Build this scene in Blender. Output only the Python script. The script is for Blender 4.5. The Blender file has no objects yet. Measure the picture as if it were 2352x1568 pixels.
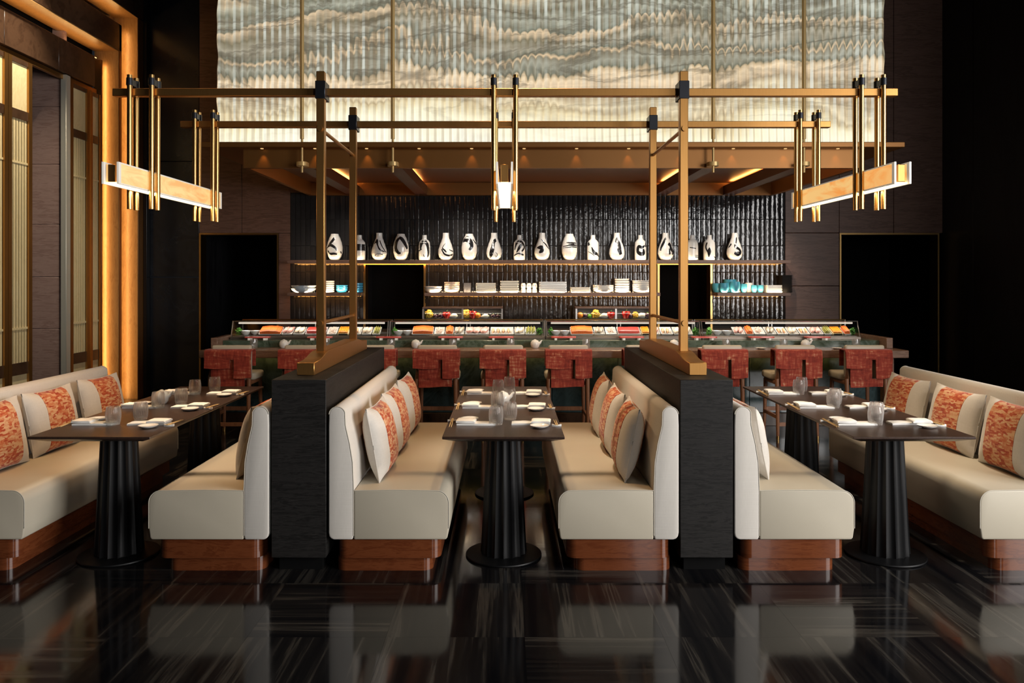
import bpy, bmesh, math, random
from mathutils import Vector, Matrix, noise as mnoise
R = random.Random(7)
PI = math.pi
scene = bpy.context.scene
COL = scene.collection

# ------------------------------------------------------------------ camera, world, daylight, exposure
F, VX, VY, EYE = 1800.0, 1164.0, 640.0, 1.6           # focal length in px, vanishing point, eye height
cam = bpy.data.cameras.new('camera'); camo = bpy.data.objects.new('camera', cam); COL.objects.link(camo)
camo.location = (0, 0, EYE); camo.rotation_euler = (PI / 2, 0, 0)
cam.sensor_fit = 'HORIZONTAL'; cam.sensor_width = 36.0; cam.lens = 36.0 * F / 2352
cam.shift_x = (1176 - VX) / 2352; cam.shift_y = (VY - 784) / 2352
cam.clip_start = 0.05; cam.clip_end = 60
scene.camera = camo
w = bpy.data.worlds.new('room_ambient'); scene.world = w; w.use_nodes = True
w.node_tree.nodes['Background'].inputs[0].default_value = (0.55, 0.62, 0.75, 1)
w.node_tree.nodes['Background'].inputs[1].default_value = 0.02

def light(name, kind, loc, rot, energy, color, size=None, size_y=None, spot=None, blend=0.5, soft=None):
    l = bpy.data.lights.new(name, kind); l.energy = energy; l.color = color
    if kind == 'AREA':
        l.shape = 'RECTANGLE'; l.size = size; l.size_y = size_y if size_y else size
    if kind == 'SPOT':
        l.spot_size = math.radians(spot); l.spot_blend = blend
    if soft is not None and kind in ('SPOT', 'POINT'): l.shadow_soft_size = soft
    o = bpy.data.objects.new(name, l); o.location = loc; o.rotation_euler = rot
    COL.objects.link(o)
    return o
# daylight from the tall windows in the wall beside the camera and, weaker, from those behind it
light('daylight_side_window', 'AREA', (5.85, 0.6, 2.35), (0, PI / 2, 0), 760, (1.0, 0.972, 0.945), 3.4, 5.2)
light('daylight_rear_window', 'AREA', (3.3, -5.3, 2.4), (PI / 2, 0, 0), 120, (1.0, 0.98, 0.955), 1.2, 3.4)
vs = scene.view_settings
vs.view_transform = 'Standard'; vs.look = 'None'; vs.exposure = 0.0; vs.gamma = 1.0; vs.use_curve_mapping = False
try:
    cy = scene.cycles
    cy.max_bounces = 8; cy.diffuse_bounces = 3; cy.glossy_bounces = 4; cy.transmission_bounces = 8
    cy.transparent_max_bounces = 16; cy.sample_clamp_indirect = 4.0; cy.caustics_reflective = False; cy.caustics_refractive = False
    cy.use_denoising = True
except Exception:
    pass

def sx(x, Y): return (x - VX) * Y / F                  # photograph column -> world X at depth Y
def sz(y, Y): return EYE - (y - VY) * Y / F            # photograph row -> world Z at depth Y

# ------------------------------------------------------------------ mesh helpers
class MB:
    def __init__(s): s.v = []; s.f = []; s.sm = []
    def add(s, vs, fs, smooth=False):
        b = len(s.v); s.v += [tuple(p) for p in vs]
        s.f += [tuple(b + i for i in f) for f in fs]; s.sm += [smooth] * len(fs)
        return s
    def box(s, x0, x1, y0, y1, z0, z1):
        return s.add([(x0, y0, z0), (x1, y0, z0), (x1, y1, z0), (x0, y1, z0), (x0, y0, z1), (x1, y0, z1), (x1, y1, z1), (x0, y1, z1)],
                     [(3, 2, 1, 0), (4, 5, 6, 7), (0, 1, 5, 4), (1, 2, 6, 5), (2, 3, 7, 6), (3, 0, 4, 7)])
    def prism(s, prof, axis, a0, a1, smooth=False):
        n = len(prof)
        def P(p, a):
            return (a, p[0], p[1]) if axis == 'x' else (p[0], a, p[1]) if axis == 'y' else (p[0], p[1], a)
        s.add([P(p, a0) for p in prof] + [P(p, a1) for p in prof],
              [tuple(range(n - 1, -1, -1)), tuple(range(n, 2 * n))])
        b = len(s.v) - 2 * n
        for i in range(n):
            j = (i + 1) % n; s.f.append((b + i, b + j, b + n + j, b + n + i)); s.sm.append(smooth)
        return s
    def lathe(s, prof, n=24, c=(0, 0, 0), rf=None, caps=True, smooth=True):
        vs, fs = [], []
        for r, z in prof:
            for i in range(n):
                a = 2 * PI * i / n; rr = r * (rf(a, z) if rf else 1)
                vs.append((c[0] + rr * math.cos(a), c[1] + rr * math.sin(a), c[2] + z))
        m = len(prof)
        for k in range(m - 1):
            for i in range(n):
                j = (i + 1) % n; fs.append((k * n + i, k * n + j, (k + 1) * n + j, (k + 1) * n + i))
        if caps:
            fs.append(tuple(range(n - 1, -1, -1))); fs.append(tuple((m - 1) * n + i for i in range(n)))
        return s.add(vs, fs, smooth)
    def tube(s, pts, rad, n=10, smooth=True):
        pts = [Vector(p) for p in pts]; vs, fs = [], []
        m = len(pts); rads = rad if isinstance(rad, (list, tuple)) else [rad] * m
        for k, p in enumerate(pts):
            d = (pts[min(k + 1, m - 1)] - pts[max(k - 1, 0)]).normalized()
            u = d.cross(Vector((0, 0, 1)));
            if u.length < 1e-3: u = d.cross(Vector((1, 0, 0)))
            u.normalize(); w_ = d.cross(u)
            for i in range(n):
                a = 2 * PI * i / n; vs.append(p + rads[k] * (math.cos(a) * u + math.sin(a) * w_))
        for k in range(m - 1):
            for i in range(n):
                j = (i + 1) % n; fs.append((k * n + i, k * n + j, (k + 1) * n + j, (k + 1) * n + i))
        fs.append(tuple(range(n - 1, -1, -1))); fs.append(tuple((m - 1) * n + i for i in range(n)))
        return s.add(vs, fs, smooth)
    def ball(s, c, r, n=14, m=9, amp=0.0, freq=3.0, seed=0.0):
        vs, fs = [], []
        for k in range(1, m):
            t = PI * k / m
            for i in range(n):
                a = 2 * PI * i / n; d = Vector((math.sin(t) * math.cos(a), math.sin(t) * math.sin(a), math.cos(t)))
                q = 1 + (amp * mnoise.noise(d * freq + Vector((seed, seed * 1.7, 0))) if amp else 0)
                vs.append((c[0] + r[0] * d.x * q, c[1] + r[1] * d.y * q, c[2] + r[2] * d.z * q))
        for k in range(m - 2):
            for i in range(n):
                j = (i + 1) % n; fs.append((k * n + i, (k + 1) * n + i, (k + 1) * n + j, k * n + j))
        t0 = len(vs); vs.append((c[0], c[1], c[2] + r[2])); vs.append((c[0], c[1], c[2] - r[2]))
        for i in range(n):
            j = (i + 1) % n; fs.append((t0, i, j)); fs.append((t0 + 1, (m - 2) * n + j, (m - 2) * n + i))
        return s.add(vs, fs, True)
    def rot(s, M):
        M = M.to_4x4(); s.v = [tuple(M @ Vector(p)) for p in s.v]; return s
    def mesh(s, name='mesh', bevel=None, seg=2, recalc=True, ang=30):
        me = bpy.data.meshes.new(name); me.from_pydata(s.v, [], s.f)
        me.polygons.foreach_set('use_smooth', s.sm)
        if bevel or recalc:
            bm = bmesh.new(); bm.from_mesh(me)
            if recalc: bmesh.ops.recalc_face_normals(bm, faces=bm.faces[:])
            if bevel:
                ed = [e for e in bm.edges if len(e.link_faces) == 2 and e.calc_face_angle(0) > math.radians(ang)]
                bmesh.ops.bevel(bm, geom=ed, offset=bevel, segments=seg, profile=0.5, affect='EDGES', clamp_overlap=True)
                for f in bm.faces: f.smooth = True
            bm.to_mesh(me); bm.free()
        if bevel or any(s.sm):
            me.set_sharp_from_angle(angle=math.radians(38))
        return me

def obj(name, m, mat=None, parent=None, loc=None, rot=None, bevel=None, seg=2, label=None, kind=None, recalc=True):
    me = m.mesh(name, bevel, seg, recalc) if isinstance(m, MB) else m
    o = bpy.data.objects.new(name, me); COL.objects.link(o)
    if mat is not None and not me.materials: me.materials.append(mat)
    if parent is not None: o.parent = parent
    if loc is not None: o.location = loc
    if rot is not None: o.rotation_euler = rot
    if label: o['label'] = label
    if kind: o['kind'] = kind
    return o
def tag(o, label, cat, group=None, kind=None):
    o['label'] = label; o['category'] = cat
    if group: o['group'] = group
    if kind: o['kind'] = kind
    return o
def thing(name, label, cat, loc=(0, 0, 0), rz=0.0, group=None):
    o = bpy.data.objects.new(name, None); o.empty_display_size = 0.1; COL.objects.link(o)
    o.location = loc; o.rotation_euler = (0, 0, rz)
    return tag(o, label, cat, group)
def struct(name, m=None, mat=None, loc=None):
    if m is None:
        o = bpy.data.objects.new(name, None); COL.objects.link(o)
    else:
        o = obj(name, m, mat, loc=loc)
    o['kind'] = 'structure'
    return o
def copy_tree(o, parent=None):
    c = o.copy(); COL.objects.link(c); c.parent = parent
    for ch in list(o.children): copy_tree(ch, c)
    return c
def B(*a): return MB().box(*a)
def rrect(x0, x1, y0, y1, r, n=5):
    out = []
    for cx, cy_, a0 in ((x1 - r, y0 + r, -PI / 2), (x1 - r, y1 - r, 0), (x0 + r, y1 - r, PI / 2), (x0 + r, y0 + r, PI)):
        for i in range(n + 1):
            a = a0 + PI / 2 * i / n; out.append((cx + r * math.cos(a), cy_ + r * math.sin(a)))
    return out

# ------------------------------------------------------------------ materials
MATS = {}
class NT:
    def __init__(s, name):
        m = bpy.data.materials.new(name); m.use_nodes = True; s.m = m; s.t = m.node_tree
        s.b = s.t.nodes['Principled BSDF']; s.out = s.t.nodes['Material Output']; MATS[name] = m
    def n(s, typ, **kw):
        nd = s.t.nodes.new('ShaderNode' + typ)
        for k, v in kw.items():
            if k.startswith('i_'):
                key = k[2:]; key = int(key) if key.isdigit() else key.replace('_', ' ')
                nd.inputs[key].default_value = v
            else: setattr(nd, k, v)
        return nd
    def l(s, a, b): s.t.links.new(a, b)
    def coord(s, world=True, scale=(1, 1, 1), rot=(0, 0, 0), rand=False, kind=None):
        if world: src = s.n('NewGeometry').outputs['Position']
        else: src = s.n('TexCoord').outputs[kind or 'Object']
        if rand:
            oi = s.n('ObjectInfo'); mu = s.n('Math', operation='MULTIPLY', i_1=37.0); s.l(oi.outputs['Random'], mu.inputs[0])
            ad = s.n('VectorMath', operation='ADD'); s.l(src, ad.inputs[0]); s.l(mu.outputs[0], ad.inputs[1]); src = ad.outputs[0]
        mp = s.n('Mapping'); mp.inputs['Scale'].default_value = scale; mp.inputs['Rotation'].default_value = rot
        s.l(src, mp.inputs['Vector']); return mp.outputs['Vector']
    def noise(s, vec, scale=5, detail=4, rough=0.55, dist=0.0):
        nd = s.n('TexNoise', i_Scale=scale, i_Detail=detail, i_Roughness=rough, i_Distortion=dist); s.l(vec, nd.inputs['Vector']); return nd.outputs['Fac']
    def ramp(s, fac, stops, interp='LINEAR'):
        nd = s.n('ValToRGB'); cr = nd.color_ramp; cr.interpolation = interp
        while len(cr.elements) < len(stops): cr.elements.new(0.5)
        for e, (p, c) in zip(cr.elements, stops): e.position = p; e.color = (*c, 1) if len(c) == 3 else c
        s.l(fac, nd.inputs['Fac']); return nd.outputs['Color']
    def mix(s, fac, a, b, blend='MIX'):
        nd = s.n('Mix', data_type='RGBA', blend_type=blend)
        for sock, v in ((nd.inputs[0], fac), (nd.inputs[6], a), (nd.inputs[7], b)):
            if hasattr(v, 'links'): s.l(v, sock)
            elif isinstance(v, (int, float)): sock.default_value = v
            else: sock.default_value = (*v, 1) if len(v) == 3 else v
        return nd.outputs[2]
    def math(s, op, a, b=0.0):
        nd = s.n('Math', operation=op)
        for i, v in enumerate((a, b)):
            if hasattr(v, 'links'): s.l(v, nd.inputs[i])
            else: nd.inputs[i].default_value = v
        return nd.outputs[0]
    def bump(s, h, strength=0.3, dist=0.01):
        nd = s.n('Bump', i_Strength=strength, i_Distance=dist); s.l(h, nd.inputs['Height']); s.l(nd.outputs[0], s.b.inputs['Normal'])
    def col(s, c):
        if hasattr(c, 'links'): s.l(c, s.b.inputs['Base Color'])
        else: s.b.inputs['Base Color'].default_value = (*c, 1)
    def set(s, rough=0.5, metal=0.0, spec=0.5, coat=0.0, sheen=0.0, trans=0.0):
        i = s.b.inputs; i['Roughness'].default_value = rough; i['Metallic'].default_value = metal
        i['Specular IOR Level'].default_value = spec; i['Coat Weight'].default_value = coat; i['Sheen Weight'].default_value = sheen
        i['Transmission Weight'].default_value = trans
        return s

def plain(name, c, rough=0.5, metal=0.0, spec=0.5, coat=0.0, bump=0.0, bscale=60, sheen=0.0, vary=0.0):
    t = NT(name).set(rough, metal, spec, coat, sheen)
    v = t.coord(False)
    if vary:
        f = t.noise(v, 9, 4); t.col(t.mix(f, tuple(x * (1 - vary) for x in c), tuple(min(1, x * (1 + vary)) for x in c)))
    else: t.col(c)
    if bump: t.bump(t.noise(v, bscale, 3), bump, 0.004)
    return t.m
def emit(name, c, strength):
    t = NT(name); e = t.n('Emission'); e.inputs[0].default_value = (*c, 1); e.inputs[1].default_value = strength
    t.l(e.outputs[0], t.out.inputs[0]); return t.m
def wood(name, c0, c1, scale=(1, 1, 1), rough=0.4, world=True, grain=6.0, spec=0.4, rot=(0, 0, 0), bump=0.08, coat=0.0, rand=False, dist=1.2):
    t = NT(name).set(rough, 0, spec, coat); v = t.coord(world, scale, rot, rand)
    f = t.noise(v, grain, 5, 0.6, dist); f2 = t.noise(v, grain * 6, 3, 0.6, 0.3)
    k = t.math('ADD', t.math('MULTIPLY', f, 0.75), t.math('MULTIPLY', f2, 0.25))
    t.col(t.ramp(k, [(0.32, c0), (0.5, tuple((a + b) / 2 for a, b in zip(c0, c1))), (0.56, c0), (0.72, c1)]))
    if bump: t.bump(k, bump, 0.004)
    return t.m
def glassy(name, tint=(1, 1, 1), extra=0.0, haze=0.0):
    t = NT(name); tr = t.n('BsdfTransparent'); tr.inputs[0].default_value = (*tint, 1)
    g = t.n('BsdfGlossy'); g.inputs['Roughness'].default_value = 0.02
    fr = t.n('LayerWeight'); fr.inputs['Blend'].default_value = 0.5
    f = t.math('MINIMUM', t.math('ADD', t.math('MULTIPLY', t.math('POWER', fr.outputs['Facing'], 4.0), 0.6), 0.035 + extra), 1.0)
    mx = t.n('MixShader'); t.l(f, mx.inputs[0]); t.l(tr.outputs[0], mx.inputs[1]); t.l(g.outputs[0], mx.inputs[2]); 
    if haze:
        df = t.n('BsdfTranslucent'); df.inputs[0].default_value = (.9, .88, .86, 1); d2 = t.n('BsdfDiffuse'); d2.inputs[0].default_value = (.9, .88, .86, 1)
        m1 = t.n('MixShader'); m1.inputs[0].default_value = 0.5; t.l(df.outputs[0], m1.inputs[1]); t.l(d2.outputs[0], m1.inputs[2])
        m2 = t.n('MixShader'); m2.inputs[0].default_value = haze; t.l(mx.outputs[0], m2.inputs[1]); t.l(m1.outputs[0], m2.inputs[2]); mx = m2
    t.l(mx.outputs[0], t.out.inputs[0])
    return t.m

M = {}
M['black_lacquer'] = plain('black_lacquer', (0.006, 0.006, 0.007), 0.35)
M['bronze'] = plain('satin_bronze', (0.26, 0.112, 0.028), 0.42, 0.6)
M['umber'] = plain('umber_veneer', (0.08, 0.024, 0.009), 0.4)
M['void'] = plain('void', (0.003, 0.003, 0.003), 0.8, spec=0.1)
# leather, linen
t = NT('beige_leather').set(0.42, 0, 0.4); v = t.coord(False)
t.col(t.mix(t.noise(v, 3, 3), (0.45, 0.40, 0.31), (0.53, 0.475, 0.375))); t.bump(t.noise(v, 220, 2), 0.08, 0.002); M['leather'] = t.m
t = NT('pale_linen').set(0.9, 0, 0.2, sheen=0.25); v = t.coord(False, rand=True)
a = t.noise(t.coord(False, (1, 14, 220)), 3, 3); b_ = t.noise(t.coord(False, (220, 220, 10)), 2, 3)
t.col(t.mix(t.math('MULTIPLY', t.math('ADD', a, b_), 0.5), (0.50, 0.46, 0.41), (0.74, 0.70, 0.64))); t.bump(t.math('ADD', a, b_), 0.12, 0.002); M['linen'] = t.m
t = NT('piping_cord').set(0.7, 0, 0.3); t.col((0.52, 0.48, 0.40)); M['piping'] = t.m
# orange figured band of the cushions: staggered dashes with a vertical thread
t = NT('orange_jacquard').set(0.8, 0, 0.25, sheen=0.2)
v = t.coord(False, (20, 0.0, 58), rand=True); wv = t.noise(t.coord(False, (9, 9, 9)), 1.0, 2)
ad = t.n('VectorMath', operation='ADD'); t.l(v, ad.inputs[0])
cb = t.n('CombineXYZ'); t.l(t.math('MULTIPLY', wv, 1.2), cb.inputs[0]); t.l(t.math('MULTIPLY', wv, 1.0), cb.inputs[2]); t.l(cb.outputs[0], ad.inputs[1])
vo = t.n('TexVoronoi', distance='CHEBYCHEV', i_Scale=1.6, i_Randomness=0.8); t.l(ad.outputs[0], vo.inputs['Vector'])
sp = t.n('SeparateColor'); t.l(vo.outputs['Color'], sp.inputs[0])
th = t.noise(t.coord(False, (160, 160, 9), rand=True), 1.2, 3, 0.7)
k = t.math('ADD', t.math('MULTIPLY', sp.outputs[0], 0.7), t.math('MULTIPLY', th, 0.55))
t.col(t.ramp(k, [(0.34, (0.38, 0.045, 0.010)), (0.50, (0.50, 0.10, 0.028)), (0.65, (0.57, 0.21, 0.085)), (0.86, (0.66, 0.38, 0.20))])); t.bump(th, 0.15, 0.002); M['jacquard'] = t.m
# rust red distressed cloth on the stools
t = NT('rust_red_cloth').set(0.75, 0, 0.3, sheen=0.15)
a = t.noise(t.coord(False, (5, 5, 30), rand=True), 1.5, 4, 0.65); b_ = t.noise(t.coord(False, (30, 30, 5), rand=True), 1.5, 4, 0.65); c_ = t.noise(t.coord(False, rand=True), 7, 3)
k = t.math('ADD', t.math('ADD', t.math('MULTIPLY', a, 0.38), t.math('MULTIPLY', b_, 0.38)), t.math('MULTIPLY', c_, 0.24))
t.col(t.ramp(k, [(0.38, (0.17, 0.016, 0.008)), (0.51, (0.31, 0.038, 0.018)), (0.565, (0.40, 0.090, 0.045)), (0.65, (0.64, 0.36, 0.21))])); t.bump(k, 0.25, 0.003); M['redcloth'] = t.m
M['cherry'] = wood('cherry_plinth', (0.105, 0.026, 0.009), (0.21, 0.064, 0.022), (1.5, 1.5, 9), 0.22, False, 2.2, 0.5, rand=True, bump=0.02, coat=0.3)
M['blackoak'] = wood('black_oak', (0.007, 0.0065, 0.006), (0.034, 0.031, 0.029), (1.2, 1.2, 11), 0.55, False, 3.0, 0.22, rand=True, bump=0.25, dist=2.0)
M['tabletop'] = wood('dark_table_oak', (0.030, 0.016, 0.011), (0.075, 0.042, 0.030), (9, 0.9, 9), 0.32, False, 4.0, 0.5, rand=True, bump=0.1)
M['pedestal'] = plain('black_pedestal', (0.004, 0.004, 0.0045), 0.45, spec=0.22)
M['walnutleg'] = wood('walnut_leg', (0.20, 0.082, 0.040), (0.33, 0.15, 0.075), (9, 9, 1.2), 0.35, False, 3.0, rand=True, bump=0.03)
M['walnut'] = wood('walnut_wall', (0.10, 0.055, 0.041), (0.22, 0.13, 0.10), (0.9, 0.9, 8), 0.42, True, 1.5, 0.4, bump=0.05, dist=1.6)
M['walnutlit'] = wood('walnut_wall_lit', (0.24, 0.145, 0.118), (0.42, 0.29, 0.24), (0.7, 0.7, 6), 0.45, True, 2.0, 0.3, bump=0.03, dist=2.2)  # wall walnut again, paler: light on the return panels put into the colour
M['palejamb'] = plain('pale_metal_jamb', (0.55, 0.52, 0.43), 0.4, 0.4)
M['counterwood'] = wood('counter_walnut', (0.21, 0.115, 0.075), (0.38, 0.235, 0.165), (0.8, 7, 7), 0.24, True, 2.5, 0.5, bump=0.03)
M['shelfwood'] = wood('shelf_walnut', (0.13, 0.07, 0.05), (0.24, 0.14, 0.1), (0.8, 7, 7), 0.4, True, 2.5, 0.4, bump=0.03)
M['chevron'] = wood('chevron_wood', (0.045, 0.022, 0.012), (0.105, 0.055, 0.030), (6, 1.5, 1.5), 0.3, True, 2.0, 0.5, rot=(0.7, 0, 0), bump=0.05)
M['covewood'] = wood('cove_veneer', (0.30, 0.16, 0.06), (0.46, 0.27, 0.11), (5, 5, 1.0), 0.35, True, 2.0, 0.4, bump=0.03)
t = NT('brushed_brass').set(0.37, 0.92, 0.5); v = t.coord(False, (40, 40, 1.5)); f = t.noise(v, 4, 3)
t.col(t.mix(f, (0.42, 0.205, 0.058), (0.52, 0.27, 0.085))); M['brass'] = t.m
t = NT('pale_brass').set(0.28, 1.0, 0.5); t.col((0.60, 0.37, 0.14)); M['palebrass'] = t.m
M['rodbrass'] = plain('satin_rod_brass', (0.60, 0.41, 0.17), 0.4, 0.45)
M['clamp'] = plain('gunmetal_clamp', (0.022, 0.024, 0.030), 0.35, 0.6)
M['steel'] = plain('brushed_steel', (0.55, 0.52, 0.50), 0.28, 1.0)
M['cream'] = plain('cream_paper', (0.40, 0.30, 0.15), 0.8, vary=0.08)
M['ash'] = wood('pale_ash', (0.70, 0.55, 0.29), (0.82, 0.68, 0.40), (9, 2, 1), 0.5, True, 3.0, bump=0.02)
M['porcelain'] = plain('white_porcelain', (0.86, 0.84, 0.80), 0.16, coat=0.4)
M['bonechina'] = plain('cream_porcelain', (0.80, 0.73, 0.60), 0.3)
M['blushbowl'] = plain('blush_stoneware', (0.66, 0.50, 0.40), 0.4, vary=0.1)
M['greyplate'] = plain('charcoal_stoneware', (0.075, 0.075, 0.085), 0.45)
M['blackplate'] = plain('black_stoneware', (0.008, 0.007, 0.007), 0.7, spec=0.15)
M['bluebowl'] = plain('azure_glaze', (0.035, 0.27, 0.50), 0.2, coat=0.4, vary=0.15)
t = NT('frosted_aqua').set(0.35, 0, 0.5, trans=0.0); t.col((0.06, 0.31, 0.44)); t.b.inputs['Subsurface Weight'].default_value = 0.0; M['aqua'] = t.m
M['embossed'] = plain('embossed_celadon', (0.55, 0.62, 0.68), 0.3, bump=0.6, bscale=90)
M['ink'] = plain('black_ink', (0.012, 0.012, 0.014), 0.25, coat=0.3)
M['napkin'] = plain('white_napkin', (0.86, 0.84, 0.80), 0.9, spec=0.2, bump=0.2, bscale=300)
M['bamboo'] = plain('bamboo', (0.62, 0.42, 0.19), 0.5)
M['counterglass'] = glassy('counter_glass', (0.97, 0.965, 0.965), 0.05, 0.10)
t = NT('table_glass'); gl = t.n('BsdfGlass'); gl.inputs['IOR'].default_value = 1.45; gl.inputs['Roughness'].default_value = 0.0
tr = t.n('BsdfTransparent'); hz = t.n('BsdfTranslucent'); hz.inputs[0].default_value = (.95, .93, .91, 1); hd = t.n('BsdfDiffuse'); hd.inputs[0].default_value = (.95, .93, .91, 1)
ma = t.n('MixShader'); ma.inputs[0].default_value = 0.38; t.l(tr.outputs[0], ma.inputs[1]); t.l(gl.outputs[0], ma.inputs[2])
mh = t.n('MixShader'); t.l(hz.outputs[0], mh.inputs[1]); t.l(hd.outputs[0], mh.inputs[2])
rib_ = t.ramp(t.n('LayerWeight', i_Blend=0.5).outputs['Facing'], [(0.0, (0.03,) * 3), (0.55, (0.10,) * 3), (1.0, (0.42,) * 3)])
mb_ = t.n('MixShader'); t.l(rib_, mb_.inputs[0]); t.l(ma.outputs[0], mb_.inputs[1]); t.l(mh.outputs[0], mb_.inputs[2]); t.l(mb_.outputs[0], t.out.inputs[0]); M['glass'] = t.m
M['pane'] = glassy('clear_pane', (0.97, 0.985, 0.98))
M['redlacquer'] = plain('coral_lacquer', (0.80, 0.13, 0.11), 0.25, coat=0.5)
# green marble, black marble
def marble(name, c0, c1, c2, scale, rough, vein=0.5):
    t = NT(name).set(rough, 0, 0.5); v = t.coord(True, (scale, scale, scale))
    f = t.noise(v, 1.0, 5, 0.6, 2.2); g = t.noise(v, 2.3, 6, 0.62, 3.5)
    base = t.ramp(f, [(0.35, c0), (0.62, c1)])
    vn = t.math('SUBTRACT', 1.0, t.math('MULTIPLY', t.math('ABSOLUTE', t.math('SUBTRACT', g, 0.5)), 9.0))
    vn = t.math('MAXIMUM', vn, 0.0)
    t.col(t.mix(t.math('MULTIPLY', vn, vein), base, c2)); return t.m
M['greenmarble'] = marble('green_marble', (0.028, 0.052, 0.028), (0.10, 0.145, 0.095), (0.19, 0.25, 0.20), 1.7, 0.16, 0.5)
M['barfront'] = marble('teal_onyx', (0.012, 0.024, 0.023), (0.045, 0.075, 0.078), (0.10, 0.15, 0.155), 0.9, 0.15, 0.3)
M['blackmarble'] = marble('black_marble', (0.003, 0.004, 0.007), (0.006, 0.008, 0.013), (0.05, 0.06, 0.075), 0.7, 0.25, 0.12)
M['darkwall'] = wood('black_stained_wall', (0.004, 0.004, 0.005), (0.016, 0.016, 0.018), (1.5, 1.5, 0.25), 0.5, True, 1.6, 0.3, bump=0.0)
# floor slabs: black striped stone, the stripes along x or along y
def floorstone(name, sc):
    t = NT(name).set(0.10, 0, 0.36)
    v = t.coord(True, sc, rand=True); f = t.noise(v, 1.0, 5, 0.62, 0.35); g = t.noise(v, 3.1, 3, 0.6, 0.2)
    k = t.math('ADD', t.math('MULTIPLY', f, 0.7), t.math('MULTIPLY', g, 0.3))
    t.col(t.ramp(k, [(0.42, (0.004, 0.004, 0.005)), (0.53, (0.010, 0.009, 0.009)), (0.585, (0.045, 0.040, 0.034)), (0.61, (0.011, 0.010, 0.010)), (0.66, (0.012, 0.011, 0.010)), (0.685, (0.065, 0.057, 0.049)), (0.72, (0.010, 0.010, 0.010))]))
    rg = t.ramp(k, [(0.4, (0.07,) * 3), (0.7, (0.17,) * 3)]); t.l(rg, t.b.inputs['Roughness'])
    return t.m
M['stoneY'] = floorstone('striped_stone_lengthwise', (9, 0.35, 1)); M['stoneX'] = floorstone('striped_stone_crosswise', (0.35, 9, 1))
# glazed tiles
t = NT('black_glazed_tile').set(0.09, 0, 0.5, coat=0.0)
f = t.noise(t.coord(False, (14, 14, 9), rand=True), 1.6, 3); oi = t.n('ObjectInfo')
t.col(t.mix(t.math('MULTIPLY', t.math('ADD', oi.outputs['Random'], f), 0.5), (0.010, 0.010, 0.011), (0.034, 0.033, 0.034))); t.bump(f, 0.22, 0.010); M['tile'] = t.m
M['grout'] = plain('tile_grout', (0.016, 0.015, 0.014), 0.8)
def lin(*c): return tuple((x / 12.92 if x <= 0.04045 else ((x + 0.055) / 1.055) ** 2.4) for x in c)
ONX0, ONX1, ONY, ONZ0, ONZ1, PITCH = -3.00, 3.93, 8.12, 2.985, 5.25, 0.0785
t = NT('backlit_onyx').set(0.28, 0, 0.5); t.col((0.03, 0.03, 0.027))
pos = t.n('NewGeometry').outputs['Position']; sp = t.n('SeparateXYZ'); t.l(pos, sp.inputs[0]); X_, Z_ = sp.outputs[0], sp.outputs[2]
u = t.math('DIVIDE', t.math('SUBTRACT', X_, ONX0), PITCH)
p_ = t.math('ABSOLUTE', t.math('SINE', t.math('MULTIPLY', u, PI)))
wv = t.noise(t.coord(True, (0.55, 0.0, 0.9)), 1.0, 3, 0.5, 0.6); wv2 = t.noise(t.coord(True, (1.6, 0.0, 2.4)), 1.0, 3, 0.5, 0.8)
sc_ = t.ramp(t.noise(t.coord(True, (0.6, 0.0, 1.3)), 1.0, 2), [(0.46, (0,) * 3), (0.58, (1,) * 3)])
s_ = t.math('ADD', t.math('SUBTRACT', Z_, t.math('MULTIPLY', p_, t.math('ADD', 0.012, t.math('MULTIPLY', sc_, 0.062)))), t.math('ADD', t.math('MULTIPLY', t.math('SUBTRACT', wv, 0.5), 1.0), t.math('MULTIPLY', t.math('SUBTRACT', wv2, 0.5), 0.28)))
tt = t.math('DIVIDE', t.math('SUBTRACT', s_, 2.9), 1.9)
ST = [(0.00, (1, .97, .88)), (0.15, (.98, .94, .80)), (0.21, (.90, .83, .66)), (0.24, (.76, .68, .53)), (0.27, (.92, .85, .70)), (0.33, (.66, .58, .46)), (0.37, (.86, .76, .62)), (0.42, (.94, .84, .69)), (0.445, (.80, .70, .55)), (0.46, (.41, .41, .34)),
      (0.50, (.62, .61, .54)), (0.535, (.50, .47, .39)), (0.55, (.84, .73, .58)), (0.565, (.40, .41, .35)), (0.61, (.66, .63, .55)), (0.65, (.46, .43, .34)), (0.68, (.74, .66, .54)), (0.70, (.84, .74, .60)), (0.715, (.42, .43, .37)), (0.77, (.66, .66, .59)), (0.81, (.44, .44, .37)), (0.86, (.70, .68, .59)), (0.90, (.80, .71, .57)), (0.92, (.42, .43, .37)), (1.0, (.56, .57, .51))]  # bottom stops whitened: glow of the low backlight painted into the emission colour
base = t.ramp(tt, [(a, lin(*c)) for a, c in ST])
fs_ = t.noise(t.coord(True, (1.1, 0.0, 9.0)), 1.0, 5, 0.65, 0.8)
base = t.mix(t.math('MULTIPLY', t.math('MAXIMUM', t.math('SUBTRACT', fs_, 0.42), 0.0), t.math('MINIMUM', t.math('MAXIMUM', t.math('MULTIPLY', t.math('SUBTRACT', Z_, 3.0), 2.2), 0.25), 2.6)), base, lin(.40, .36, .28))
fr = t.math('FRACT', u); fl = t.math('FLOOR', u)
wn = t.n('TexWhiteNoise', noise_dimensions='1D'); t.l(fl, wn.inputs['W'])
bar = t.math('MULTIPLY', t.math('LESS_THAN', t.math('ABSOLUTE', t.math('SUBTRACT', fr, 0.36)), 0.19), t.math('ADD', 0.10, t.math('MULTIPLY', wn.outputs['Value'], 0.55)))  # pale and dark stripes per flute imitate light through thin and thick stone
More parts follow.
